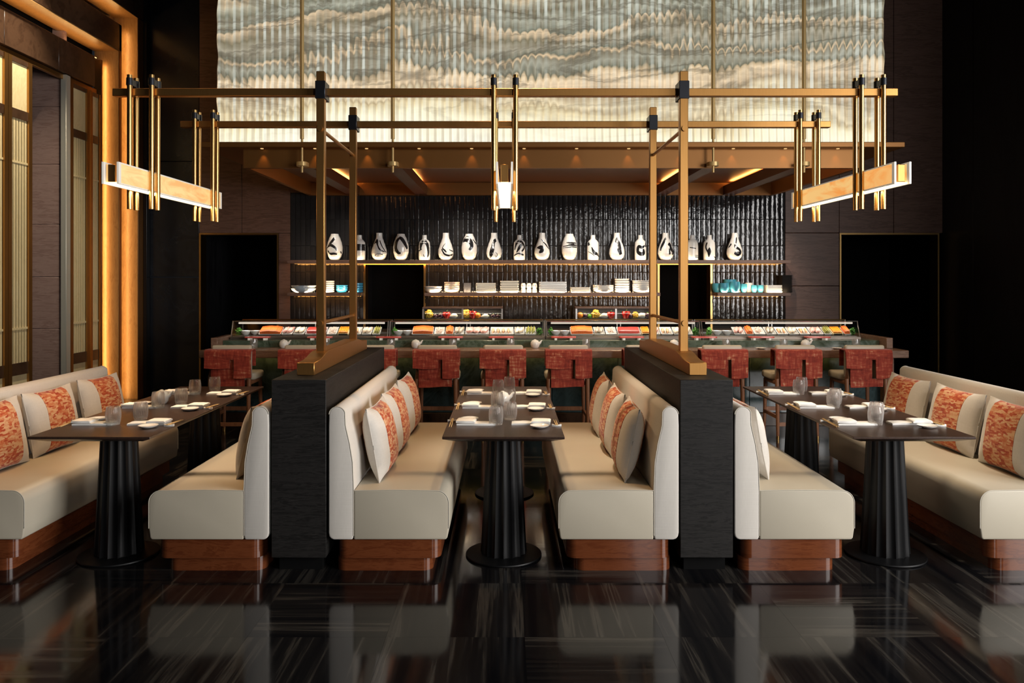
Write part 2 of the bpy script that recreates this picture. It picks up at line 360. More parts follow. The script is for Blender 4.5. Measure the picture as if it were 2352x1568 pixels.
patch = t.ramp(t.noise(t.coord(True, (0.7, 0.0, 1.9)), 1.0, 2), [(0.35, (0.15,) * 3), (0.6, (1,) * 3)])
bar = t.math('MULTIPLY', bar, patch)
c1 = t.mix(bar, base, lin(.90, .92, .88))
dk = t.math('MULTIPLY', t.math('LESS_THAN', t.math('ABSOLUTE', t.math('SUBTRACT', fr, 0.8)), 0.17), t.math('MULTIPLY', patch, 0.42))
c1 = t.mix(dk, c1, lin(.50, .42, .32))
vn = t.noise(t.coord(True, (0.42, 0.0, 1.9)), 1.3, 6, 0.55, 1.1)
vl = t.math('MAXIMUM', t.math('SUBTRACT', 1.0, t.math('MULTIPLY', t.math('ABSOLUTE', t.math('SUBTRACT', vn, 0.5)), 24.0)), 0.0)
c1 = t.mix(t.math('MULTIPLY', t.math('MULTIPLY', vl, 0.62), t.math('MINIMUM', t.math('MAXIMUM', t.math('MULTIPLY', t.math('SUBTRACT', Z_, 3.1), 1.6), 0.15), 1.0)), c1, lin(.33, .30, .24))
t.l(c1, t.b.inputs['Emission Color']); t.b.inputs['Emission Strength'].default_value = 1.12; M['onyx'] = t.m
# alabaster lit from within
t = NT('lit_alabaster').set(0.25, 0, 0.5); t.col((0.45, 0.36, 0.24)); f = t.noise(t.coord(True, (2, 2, 7)), 1.5, 5, 0.6, 1.5)
t.l(t.ramp(f, [(0.35, lin(1.0, .64, .30)), (0.6, lin(1, .80, .50))]), t.b.inputs['Emission Color']); t.b.inputs['Emission Strength'].default_value = 0.85; M['alabaster'] = t.m
t = NT('alabaster_rim').set(0.25, 0, 0.5); t.col((0.80, 0.78, 0.74)); t.b.inputs['Emission Color'].default_value = (1, .86, .66, 1); t.b.inputs['Emission Strength'].default_value = 0.22; M['alabrim'] = t.m
M['diffuser'] = emit('warm_diffuser', (1.0, 0.72, 0.38), 5.0)
M['led'] = emit('amber_led', (1.0, 0.50, 0.14), 6.0)
M['ledlow'] = emit('amber_led_shelf', (1.0, 0.50, 0.14), 1.6)
M['casetube'] = emit('case_tube_light', (1.0, 0.84, 0.70), 0.8)
M['downlamp'] = emit('downlight_lens', (1.0, 0.6, 0.25), 1.2)
AMBER = (1.0, 0.48, 0.13); WARM = (1.0, 0.74, 0.46)

# ================================================================== the setting
floor = struct('floor', B(-6.6, 6.3, -5.6, 12.6, -0.12, -0.012), M['void'])
TS = 0.62; x0f = -1.16 - 7 * TS; y0f = 3.50 - 2 * TS
mt = B(0.0003, TS - 0.0003, 0.0003, TS - 0.0003, -0.012, 0).mesh('floor_tile')
mtx = mt.copy(); mt.materials.append(M['stoneY']); mtx.materials.append(M['stoneX'])
for j in range(-1, 14):
    for i in range(0, 18):
        X, Y = x0f + i * TS, y0f + j * TS
        if X < -5.7 or X > 5.9 or Y > 10.6: continue
        cross = ((i - 7) - (j - 2) * 2) % 4 == 0
        obj('floor_tile', mtx if cross else mt, None, floor, (X, Y, 0))
struct('ceiling', B(-6.6, 6.3, -5.6, 12.6, 5.6, 5.75), M['void'])
YW = 10.7
DZ = 2.224
wb = struct('wall_back')
D1 = (-4.197, -3.115); D2 = (4.542, 5.90); N1 = (-1.956, -1.106); N2 = (2.057, 2.806); NZ = 1.82; TZ0, TZ1 = 0.97, 2.775
TX0, TX1 = -2.95, 3.80
def wp(name, x0, x1, z0, z1, mat, y=YW, th=0.2): return obj(name, B(x0, x1, y, y + th, z0, z1), mat, wb, bevel=0.004, seg=1)
for z0, z1 in ((0, 1.62), (1.625, 3.2), (3.205, 5.6)):
    wp('stone_panel', -4.95, D1[0] - 0.003, z0, z1, M['blackmarble'])
wp('wood_panel', D1[0], -3.62, DZ, 5.6, M['walnut']); wp('wood_panel', -3.615, TX0 - 0.003, DZ, 5.6, M['walnut'])
wp('wood_panel', D1[1], TX0 - 0.003, 0, DZ - 0.004, M['walnut'])
for a, b in ((TX0, -1.2), (-1.195, 0.4), (0.405, 2.0), (2.005, TX1)): wp('wood_panel', a, b - 0.004, TZ1 + 0.005, 5.6, M['walnut'])
for z0, z1 in ((0, 0.75), (0.755, 1.5), (1.505, DZ), (DZ + 0.005, 5.6)):
    wp('wood_panel', TX1 + 0.003, D2[0] - 0.003, z0, z1, M['walnut'])
wp('wood_panel', D2[0], 5.28, DZ, 5.6, M['walnut']); wp('wood_panel', 5.285, 5.95, DZ, 5.6, M['walnut'])
# substrate behind the tiles
for a, b, z0, z1 in ((TX0, N1[0], 0, NZ), (N1[1], N2[0], 0, NZ), (N2[1], TX1, 0, NZ), (TX0, TX1, NZ, TZ1)):
    wp('tile_backing', a, b, z0, z1, M['grout'])
# tiles
TP, TH = 0.0675, 0.36
def tile_mesh(seed, h=TH):
    r = random.Random(seed); mb = MB(); wx, hz = TP - 0.003, h - 0.003; nx, nz = 5, 5; US = [-1, -.93, -.60, .60, .93, 1]; WS = [-1, -.975, -.3, .3, .975, 1]
    tx, tz, cv = r.uniform(-.012, .012), r.uniform(-.005, .005), r.uniform(.0018, .0040)
    vs, fs = [], []
    for k in range(nz + 1):
        for i in range(nx + 1):
            u, v_ = US[i], WS[k]
            e = 0.004 if (i in (0, nx) or k in (0, nz)) else 0.0
            vs.append((u * wx / 2, -0.012 + e + cv * u ** 4 + tx * u * wx / 2 + tz * v_ * hz / 2 + r.uniform(-.00025, .00025), v_ * hz / 2))
    for k in range(nz):
        for i in range(nx):
            a = k * (nx + 1) + i; fs.append((a, a + 1, a + nx + 2, a + nx + 1))
    mb.add(vs, fs, True)
    ring = [i for i in range(nx + 1)] + [k * (nx + 1) + nx for k in range(1, nz + 1)] + [nz * (nx + 1) + i for i in range(nx - 1, -1, -1)] + [k * (nx + 1) for k in range(nz - 1, 0, -1)]
    n = len(ring); mb.add([(vs[i][0], 0.0, vs[i][2]) for i in ring], [])
    b0 = len(vs)
    for q in range(n): mb.f.append((ring[q], b0 + q, b0 + (q + 1) % n, ring[(q + 1) % n])); mb.sm.append(False)
    return mb
tms = [tile_mesh(k).mesh('tile', recalc=False) for k in range(9)]; tmsh = [tile_mesh(k + 40, TH - 0.13).mesh('tile', recalc=False) for k in range(3)]
for m_ in tms + tmsh: m_.materials.append(M['tile'])
rest = MB(); cnt = 0
cols = int((TX1 - TX0) / TP); pitch = (TX1 - TX0) / cols
for row in (1, 2, 3, 4, 0):
    for i in range(cols):
        X = TX0 + (i + .5) * pitch; Z = TZ0 + TH * (row + .5)
        inop = N1[0] - 0.01 < X < N1[1] + 0.01 or N2[0] - 0.01 < X < N2[1] + 0.01
        k = R.randrange(9)
        if inop and row < 2: continue
        if inop and row == 2:
            obj('tile', tmsh[k % 3], None, wb, (X, YW, Z + 0.065)); cnt += 1; continue
        if cnt < 300: obj('tile', tms[k], None, wb, (X, YW, Z)); cnt += 1
        else:
            tm = tile_mesh(k)
            rest.add([(p[0] + X, p[1] + YW, p[2] + Z) for p in tm.v], tm.f, True)
obj('tile_field', rest, M['tile'], wb, kind='stuff', recalc=False)
# dark rooms behind the openings
def alcove(x0, x1, z1, depth, side_mat):
    obj('alcove_rear', B(x0 - .3, x1 + .3, YW + depth, YW + depth + .05, 0, z1 + .2), M['void'], wb)
    obj('alcove_side', B(x0 - .06, x0 - .003, YW + .201, YW + depth, 0, z1 + .2), side_mat, wb)
    obj('alcove_side', B(x1 + .003, x1 + .06, YW + .201, YW + depth, 0, z1 + .2), M['void'], wb)
    obj('alcove_top', B(x0 - .06, x1 + .06, YW + .201, YW + depth, z1 + .003, z1 + .05), M['void'], wb)
alcove(*D1, DZ, 1.4, M['darkwall']); alcove(*D2, DZ, 1.4, M['void']); alcove(*N1, NZ, 0.7, M['darkwall']); alcove(*N2, NZ, 0.7, M['void'])
def doorframe(name, x0, x1, z1, wd, mat):
    d = struct(name)
    for a in ((x0, x0 + wd), (x1 - wd, x1)): obj('jamb', B(a[0], a[1], YW - 0.012, YW + 0.19, 0, z1 - wd), mat, d)
    obj('head', B(x0, x1, YW - 0.012, YW + 0.19, z1 - wd, z1), mat, d)
    return d
doorframe('door_1', D1[0], D1[1], DZ, 0.022, M['palebrass']); doorframe('door_2', D2[0], D2[1], DZ, 0.022, M['palebrass'])
doorframe('door_3', N1[0], N1[1], NZ, 0.028, M['palebrass']); doorframe('door_4', N2[0], N2[1], NZ, 0.028, M['palebrass'])
# wall beside the dark corner, with tall windows nearer the camera
wr = struct('wall_right')
for k in range(7):
    obj('wall_panel', B(5.95, 6.1, 4.0 + k * 1.0, 4.994 + k * 1.0 if k < 6 else 11.9, 0, 5.6), M['darkwall'], wr, bevel=0.004, seg=1)
obj('window_pier', B(5.95, 6.1, -5.6, -2.2, 0, 5.6), M['darkwall'], wr); obj('window_head', B(5.95, 6.1, -2.2, 3.99, 4.3, 5.6), M['darkwall'], wr); obj('window_apron', B(5.95, 6.1, -2.2, 3.99, 0, 0.4), M['darkwall'], wr)
w1 = struct('window_1')
for k in range(5): obj('mullion', B(5.98, 6.06, -2.2 + k * 1.53, -2.14 + k * 1.53, 0.4, 4.3), M['clamp'], w1)
obj('glazing', B(6.01, 6.02, -2.14, 3.92, 0.4, 4.3), M['pane'], w1)
# screen wall: nested lit frames round a tall portal
wl = struct('wall_left')
def wlb(name, *a, mat='chevron', bevel=0.004): return obj(name, B(*a), M[mat], wl, bevel=bevel, seg=1)
wlb('pier', -5.30, -4.92, 10.465, 10.695, 0, 5.08, mat='bronze'); wlb('pier_edge', -4.918, -4.87, 10.60, 10.695, 0, 5.58, mat='black_lacquer')
wlb('upper_header', -5.30, -4.92, 3.0, 10.695, 5.085, 5.58)
wlb('cove_return', -5.24, -4.925, 10.455, 10.464, 0, 5.08, mat='covewood', bevel=None); wlb('cove_soffit', -5.24, -4.925, 3.0, 10.455, 5.075, 5.084, mat='covewood', bevel=None)
wlb('middle_frame', -5.20, -5.08, 10.275, 10.34, 0, 4.94, mat='bronze'); wlb('middle_header', -5.20, -5.08, 3.0, 10.34, 4.585, 4.94)
wlb('cove_backing', -5.42, -5.245, 10.35, 10.46, 0, 5.08, mat='covewood', bevel=None)
wlb('cove_return', -5.40, -5.085, 10.265, 10.274, 0, 4.58, mat='covewood', bevel=None); wlb('cove_soffit', -5.40, -5.085, 3.0, 10.265, 4.575, 4.584, mat='covewood', bevel=None)
wlb('cove_backing', -5.52, -5.45, 3.0, 10.3, 4.06, 5.58, mat='void', bevel=None); wlb('inner_frame', -5.36, -5.257, 10.165, 10.195, 0, 4.44, mat='bronze')
for k in range(7):
    wlb('header_panel', -5.36, -5.257, 3.2 + k * 1.0, (4.196 if k < 6 else 4.205) + k * 1.0 - (0.0 if k < 6 else 0.2), 4.05, 4.44)
wlb('header_rail', -5.34, -5.30, 3.0, 10.13, 3.985, 4.045, mat='brass')
wlb('backing_wall', -5.62, -5.50, 3.0, 8.68, 0, 4.05, mat='void'); wlb('backing_wall', -5.62, -5.50, 9.47, 10.2, 0, 4.05, mat='void')
for k, (z0, z1) in enumerate(((0.28, 1.0), (1.004, 1.62), (1.624, 2.25), (2.254, 2.97), (2.974, 3.66), (3.664, 4.7))):
    wlb('return_panel', -6.3, -5.31, 9.40, 9.46, z0, z1, mat='walnutlit')
wlb('return_base', -6.3, -5.31, 9.405, 9.46, 0, 0.277, mat='void')
obj('jamb_post', B(-5.33, -5.262, 9.36, 9.455, 0, 4.04), M['palejamb'], wl, bevel=0.004, seg=1)
# hidden strips: the upright ones wash the returns, the long ones the soffits
obj('led_strip', B(-5.115, -5.105, 10.341, 10.346, 0.05, 4.9), M['led'], wl); obj('led_strip', B(-5.295, -5.285, 10.196, 10.20, 0.05, 4.4), M['led'], wl)
obj('led_strip', B(-5.115, -5.105, 3.2, 10.3, 4.941, 4.945), M['led'], wl); obj('led_strip', B(-5.295, -5.285, 3.2, 10.1, 4.441, 4.445), M['led'], wl)
for nm, x, y, z1 in (('cove_strip_outer', -5.105, 10.352, 4.9), ('cove_strip_inner', -5.285, 10.206, 4.4)):
    light(nm, 'AREA', (x, y, z1 / 2), (PI / 2, 0, -0.6), 8.0, (1.0, 0.55, 0.19), 0.015, z1)
for nm, x, z, y1 in (('cove_strip_high', -5.105, 4.952, 10.3), ('cove_strip_low', -5.285, 4.452, 10.1)):
    light(nm, 'AREA', (x, (3.2 + y1) / 2, z), (PI, 0.6, 0), 8, (1.0, 0.55, 0.19), 0.015, y1 - 3.2)

# slatted paper screens
def screen(y0, y1, label, x=-5.29):
    s = thing('slatted_screen', label, 'screen', (x, (y0 + y1) / 2, 0)); h = (y1 - y0) / 2 - 0.003; st = 0.06 if y1 - y0 > .3 else .018
    for a in ((-h, -h + st), (h - st, h)): obj('stile', B(-0.03, 0.025, a[0], a[1], 0, 3.98), M['brass'], s)
    for z0, z1, m_ in ((0, 0.08, 'chevron'), (0.56, 0.69, 'chevron'), (3.33, 3.43, 'chevron'), (3.93, 3.98, 'chevron')):
        obj('rail', B(-0.025, 0.015, -h + st, h - st, z0, z1), M[m_], s)
    obj('paper', B(-0.02, -0.014, -h + st, h - st, 0.69, 3.33), M['cream'], s)
    obj('top_panel', B(-0.02, 0.0, -h + st, h - st, 3.43, 3.93), M['ash'], s); obj('bottom_panel', B(-0.02, 0.0, -h + st, h - st, 0.08, 0.56), M['ash'], s)
    n = 6; wdt = 2 * (h - st); q = wdt / n * .34
    sm = B(-0.004, 0.003, -q, q, 0.69, 3.33).mesh('slat'); sm.materials.append(M['ash'])
    for k in range(n):
        obj('slat', sm, None, s, (0, -h + st + wdt * (k + .5) / n, 0))
    for z in (1.06, 2.86): obj('cross_slat', B(0.0032, 0.010, -h + st, h - st, z - .012, z + .012), M['ash'], s)
    return s
screen(9.94, 10.16, 'narrow slatted paper screen squeezed beside the glowing amber cove'); screen(9.46, 9.90, 'slatted paper screen just past the pale brass post')
screen(8.28, 8.70, 'slatted paper screen before the walnut return panel'); screen(7.84, 8.28, 'slatted paper screen cut off by the edge of the picture')
struct('trim_1', B(-5.30, -5.25, 9.90, 9.94, 0, 3.98), M['brass'])
# wall and window behind the camera
wf = struct('wall_front'); obj('pier', B(-6.6, 2.3, -5.6, -5.45, 0, 5.6), M['darkwall'], wf); obj('pier', B(4.3, 6.3, -5.6, -5.45, 0, 5.6), M['darkwall'], wf)
obj('window_head', B(2.3, 4.3, -5.6, -5.45, 4.1, 5.6), M['darkwall'], wf)

# ================================================================== bar: canopy, onyx, shelves
CX = 0.466
cn = thing('bar_canopy', 'brass-edged timber canopy over the sushi bar with glowing coffers', 'canopy', (CX, 8.0, 2.73))
def cp(name, x0, x1, y0, y1, z0, z1, mat, par=cn, bevel=None): return obj(name, B(x0, x1, y0, y1, z0, z1), M[mat], par, bevel=bevel, seg=1)
cp('ledge', -3.535, 3.535, -0.13, 2.68, 0.19, 0.245, 'bronze', bevel=0.006)
cp('fascia', -3.155, 3.155, 0.0, 0.05, 0.0, 0.19, 'bronze'); cp('fascia', -3.155, -3.105, 0.05, 2.68, 0, 0.19, 'bronze'); cp('fascia', 3.105, 3.155, 0.05, 2.68, 0, 0.19, 'bronze')
cp('rear_beam', -3.105, 3.105, 2.58, 2.68, 0, 0.19, 'bronze'); cp('soffit', -3.105, 3.105, 0.05, 2.58, 0.165, 0.185, 'umber')
BX = (-2.53, -1.615, 1.615, 2.53)
for k, x in enumerate(BX):
    b = cp('coffer_beam', x - 0.075, x + 0.075, 0.05, 2.58, 0.0, 0.12, 'umber')
    obj('led_strip', B(x - 0.012, x + 0.012, 0.1, 2.5, 0.122, 0.128), M['led'], b)
    light('coffer_glow', 'AREA', (CX + x, 9.3, 2.73 + 0.135), (PI, 0, 0), 11, (1.0, 0.40, 0.09), 0.06, 2.3)
    r_ = obj('suspension_rod', MB().tube([(x, -0.10, 0.28), (x, -0.10, 2.84)], 0.021, 12).tube([(x, -0.10, -0.06), (x, -0.10, 0.30)], 0.013, 12), M['rodbrass'], cn)
    obj('rod_bracket', MB().prism(rrect(x - 0.055, x + 0.055, -0.155, 0.0, 0.05), 'z', 0.005, 0.045), M['rodbrass'], r_)
dl = [sx(x, 7.92) - CX for x in (600, 722, 841, 962, 1083, 1204, 1325, 1445, 1566, 1686, 1806, 1927)]
for x in dl:
    d = obj('downlight', MB().lathe([(0.016, 0.186), (0.016, 0.1895)], 12, (x, -0.055, 0)), M['downlamp'], cn)
    light('fascia_spot', 'SPOT', (CX + x, 8.0 - 0.045, 2.73 + 0.186), (math.radians(14), 0, 0), 2.2, AMBER, spot=60, blend=0.9, soft=0.01)
# bare spots: shelf row added to brighten the vases, counter row lights the food
for x in (-2.0, -0.8, 0.4, 1.0, 2.1):
    light('vase_fill_spot', 'SPOT', (CX + x * 1.3, 9.55, 2.86), (math.radians(38), 0, 0), 85, (1.0, 0.88, 0.74), spot=75, blend=0.9, soft=0.05)
    light('counter_spot', 'SPOT', (CX + x * 1.25, 8.55, 2.86), (0, 0, 0), 60, WARM, spot=100, blend=0.7, soft=0.05)
onyx = thing('onyx_screen', 'huge backlit fluted onyx screen with wavy grey and cream strata', 'stone screen', (CX, ONY, ONZ0))
rib = MB(); prof = []
for i in range(7):
    a = i / 6; prof.append((a * PITCH, -0.028 * math.sin(PI * a) ** 0.7 if 0 < a < 1 else 0.0))
NZr = 60; vs, fs = [], []
for k in range(NZr + 1):
    z = (ONZ1 - ONZ0) * k / NZr
    dx = 0.005 * math.sin(z * 9.0) + 0.004 * math.sin(z * 21 + 1)
    for (a, d) in prof: vs.append((a + dx, d, z))
    vs.append((PITCH + dx, 0.03, z)); vs.append((0 + dx, 0.03, z))
n_ = len(prof) + 2
for k in range(NZr):
    for i in range(n_):
        j = (i + 1) % n_; fs.append((k * n_ + i, k * n_ + j, (k + 1) * n_ + j, (k + 1) * n_ + i))
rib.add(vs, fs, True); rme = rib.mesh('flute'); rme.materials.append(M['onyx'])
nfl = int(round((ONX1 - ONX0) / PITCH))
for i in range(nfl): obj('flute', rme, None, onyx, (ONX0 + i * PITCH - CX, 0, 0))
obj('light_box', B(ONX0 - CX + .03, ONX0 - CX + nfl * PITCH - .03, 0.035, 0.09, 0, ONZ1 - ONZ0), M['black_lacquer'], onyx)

def shelf(x0, x1, z, name_label):
    s = thing('wall_shelf', name_label, 'shelf', ((x0 + x1) / 2, YW, z)); h = (x1 - x0) / 2
    obj('board', B(-h, h, -0.25, -0.014, -0.045, 0), M['shelfwood'], s, bevel=0.003, seg=1)
    obj('led_strip', B(-h + .04, h - .04, -0.030, -0.022, -0.048, -0.0455), M['ledlow'], s)
    light('shelf_strip', 'AREA', ((x0 + x1) / 2, YW - 0.11, z - 0.054), (math.radians(30), 0, 0), 1.7 * (x1 - x0), (1.0, 0.42, 0.09), x1 - x0 - .1, 0.015)
    return s
SH1, SH2 = 1.85, 1.414
shelf(-2.93, 3.79, SH1, 'long walnut shelf carrying the row of painted vases')
shelf(-2.93, -1.965, SH2, 'short walnut shelf with white and blue bowls'); shelf(-1.10, 2.05, SH2, 'middle walnut shelf stacked with white plates and bowls'); shelf(2.812, 3.79, SH2, 'short walnut shelf with aqua glass bowls and black plates')
# ================================================================== the sushi bar
CF, CB, CZ, LZ = 8.20, 8.58, 0.85, 0.925
bar = thing('sushi_counter', 'long walnut sushi counter with green marble ledge and panelled front', 'bar counter', (CX, CF, 0))
XL, XR = -3.22 - CX, 4.21 - CX
cp('countertop', XL, XR, 0.0, 0.38, CZ - 0.08, CZ, 'counterwood', bar, 0.006)
for a, b in ((XL + .04, XL + .11), (XR - .13, XR - .06)):
    cp('end_panel', a, b, 0.20, 0.379, 0, CZ - .081, 'counterwood', bar); cp('end_upstand', a, b, 0.22, 1.7, CZ + .001 if a < 0 else CZ + .001, 0.965, 'counterwood', bar, 0.004)
cp('marble_step', XL + .11, XR - .13, 0.381, 0.95, CZ - .08, LZ, 'greenmarble', bar, 0.004)
n = 10; wdt = (XR - XL - .24) / n
for k in range(n):
    cp('marble_panel', XL + .12 + k * wdt + .002, XL + .12 + (k + 1) * wdt - .002, 0.36, 0.379, 0.14, CZ - .082, 'barfront', bar, 0.003)
cp('base_rail', XL + .12, XR - .12, 0.33, 0.378, 0.0, 0.138, 'chevron', bar, 0.003)
cp('carcass', XL + .12, XR - .14, 0.385, 0.94, 0.0, CZ - .083, 'void', bar)
cp('led_strip', XL + .2, XR - .2, 0.30, 0.315, CZ - .084, CZ - .0805, 'ledlow', bar)
light('counter_underglow', 'AREA', (CX, CF + 0.30, CZ - .09), (math.radians(25), 0, 0), 2.0, (1.0, 0.58, 0.14), XR - XL - .4, 0.02)
wk = thing('back_worktop', 'low steel worktop running along the tiled wall behind the chefs', 'worktop', (CX - .1, 10.35, 0))
cp('top', -3.2, 3.3, -0.3, 0.32, 0.88, 0.92, 'steel', wk); cp('cabinet', -3.2, 3.3, -0.25, 0.32, 0.0, 0.879, 'void', wk)

M['casebase'] = plain('case_base', (0.20, 0.16, 0.13), 0.35, 0.7)
# glass display cases, four in a row
CXS = [sx(x, 8.75) for x in (528, 892, 1253, 1612, 1978)]
ORD = ['first', 'second', 'third', 'fourth', 'fifth', 'sixth', 'seventh', 'eighth', 'ninth', 'tenth']
for k in range(4):
    x0, x1 = CXS[k] + .006, CXS[k + 1] - .006; h = (x1 - x0) / 2
    c = thing('display_case', f'low glass sushi display case, {ORD[k]} along the bar from the slatted screens', 'display case', ((x0 + x1) / 2, 8.75, LZ + .0005), group='glass cases on the sushi bar')
    obj('base', B(-h, h, 0, 0.40, 0, 0.028), M['casebase'], c, bevel=0.003, seg=1)
    obj('bottom_rail', B(-h, h, -0.006, 0.0, 0.002, 0.02), M['casebase'], c)
    H = 0.197
    obj('front_pane', MB().prism([(0.006, 0.03), (0.010, 0.03), (0.068, H - .006), (0.064, H - .006)], 'x', -h + .012, h - .012), M['pane'], c)
    obj('top_pane', B(-h + .012, h - .012, 0.075, 0.39, H - .006, H), M['pane'], c)
    for s_ in (-1, 1):
        obj('end_pane', MB().prism([(0.01, 0.03), (0.395, 0.03), (0.395, H - .008), (0.07, H - .008)], 'x', s_ * (h - .010) - .002, s_ * (h - .010) + .002), M['pane'], c)
        obj('end_frame', MB().tube([(s_ * (h - .006), 0.004, 0.028), (s_ * (h - .006), 0.066, H)], 0.006, 8), M['steel'], c)
        obj('rear_post', B(s_ * (h - .006) - .006, s_ * (h - .006) + .006, 0.388, 0.40, 0.028, H), M['steel'], c)
    obj('front_rail', MB().tube([(-h, 0.068, H), (h, 0.068, H)], 0.006, 8), M['steel'], c); obj('rear_rail', MB().tube([(-h, 0.394, H), (h, 0.394, H)], 0.007, 8), M['palebrass'], c)
    obj('light_tube', MB().tube([(-h + .06, 0.10, H - .022), (h - .05, 0.10, H - .022)], 0.010, 10), M['casetube'], c); light('case_light', 'AREA', ((x0 + x1) / 2, 8.75 + .10, LZ + H - .034), (math.radians(12), 0, 0), 2.2, (1.0, 0.9, 0.8), 2 * h - .12, .02)
    for s_ in (-.02, .02): obj('door_stile', B(s_ - .004, s_ + .004, 0.375, 0.383, 0.03, H - .01), M['steel'], c)
    obj('chill_plate', B(-h + .03, h - .03, 0.03, 0.36, 0.0285, 0.036), M['casebase'], c)

# ---- food
M['salmon'] = plain('salmon_flesh', (0.80, 0.17, 0.035), 0.3, vary=0.3, coat=0.3); M['tuna'] = plain('tuna_flesh', (0.52, 0.055, 0.04), 0.3, coat=0.3, vary=0.25)
M['pinkfish'] = plain('pink_fish', (0.68, 0.33, 0.27), 0.3, coat=0.3, vary=0.25); M['whitefish'] = plain('white_fish', (0.74, 0.58, 0.42), 0.35, coat=0.3, vary=0.2)
M['crab'] = plain('shredded_crab', (0.82, 0.60, 0.48), 0.5, vary=0.25); M['roe'] = plain('orange_roe', (0.86, 0.28, 0.02), 0.25, coat=0.5, bump=0.8, bscale=140)
M['prawn'] = plain('prawn_shell', (0.80, 0.36, 0.16), 0.3, coat=0.3, vary=0.3); M['greens'] = plain('parsley_leaf', (0.09, 0.26, 0.035), 0.5, vary=0.4)
M['asparagus'] = plain('asparagus_green', (0.26, 0.24, 0.035), 0.5, vary=0.35); M['silverfish'] = plain('mackerel_skin', (0.42, 0.33, 0.24), 0.3, vary=0.4, coat=0.3)
M['labelblack'] = plain('label_black', (0.02, 0.02, 0.02), 0.5)
def tray_mesh(wd):
    mb = MB(); d = 0.085
    def ring(w_, dd, z): return [(-w_, -dd, z), (w_, -dd, z), (w_, dd, z), (-w_, dd, z)]
    vs = ring(wd - .008, d - .008, 0) + ring(wd, d, .018) + ring(wd - .004, d - .004, .018) + ring(wd - .012, d - .012, .004)
    fs = [(3, 2, 1, 0), (12, 13, 14, 15)]
    for r in range(3):
        for i in range(4):
            j = (i + 1) % 4; fs.append((r * 4 + i, r * 4 + j, r * 4 + 4 + j, r * 4 + 4 + i))
    return mb.add(vs, fs)
TILT = math.radians(24); FY = 8.75 + .135; FZ = LZ + .0005 + .0368
NAMES = {'salmon': ('salmon_fillet', 'orange salmon fillet', 'fish'), 'tuna': ('tuna_block', 'deep red tuna block', 'fish'), 'pinkfish': ('pink_fish_loin', 'pale pink fish loin', 'fish'), 'whitefish': ('white_fish_slice', 'white fish slice', 'fish'), 'silverfish': ('mackerel_fillet', 'silvery mackerel fillet', 'fish')}
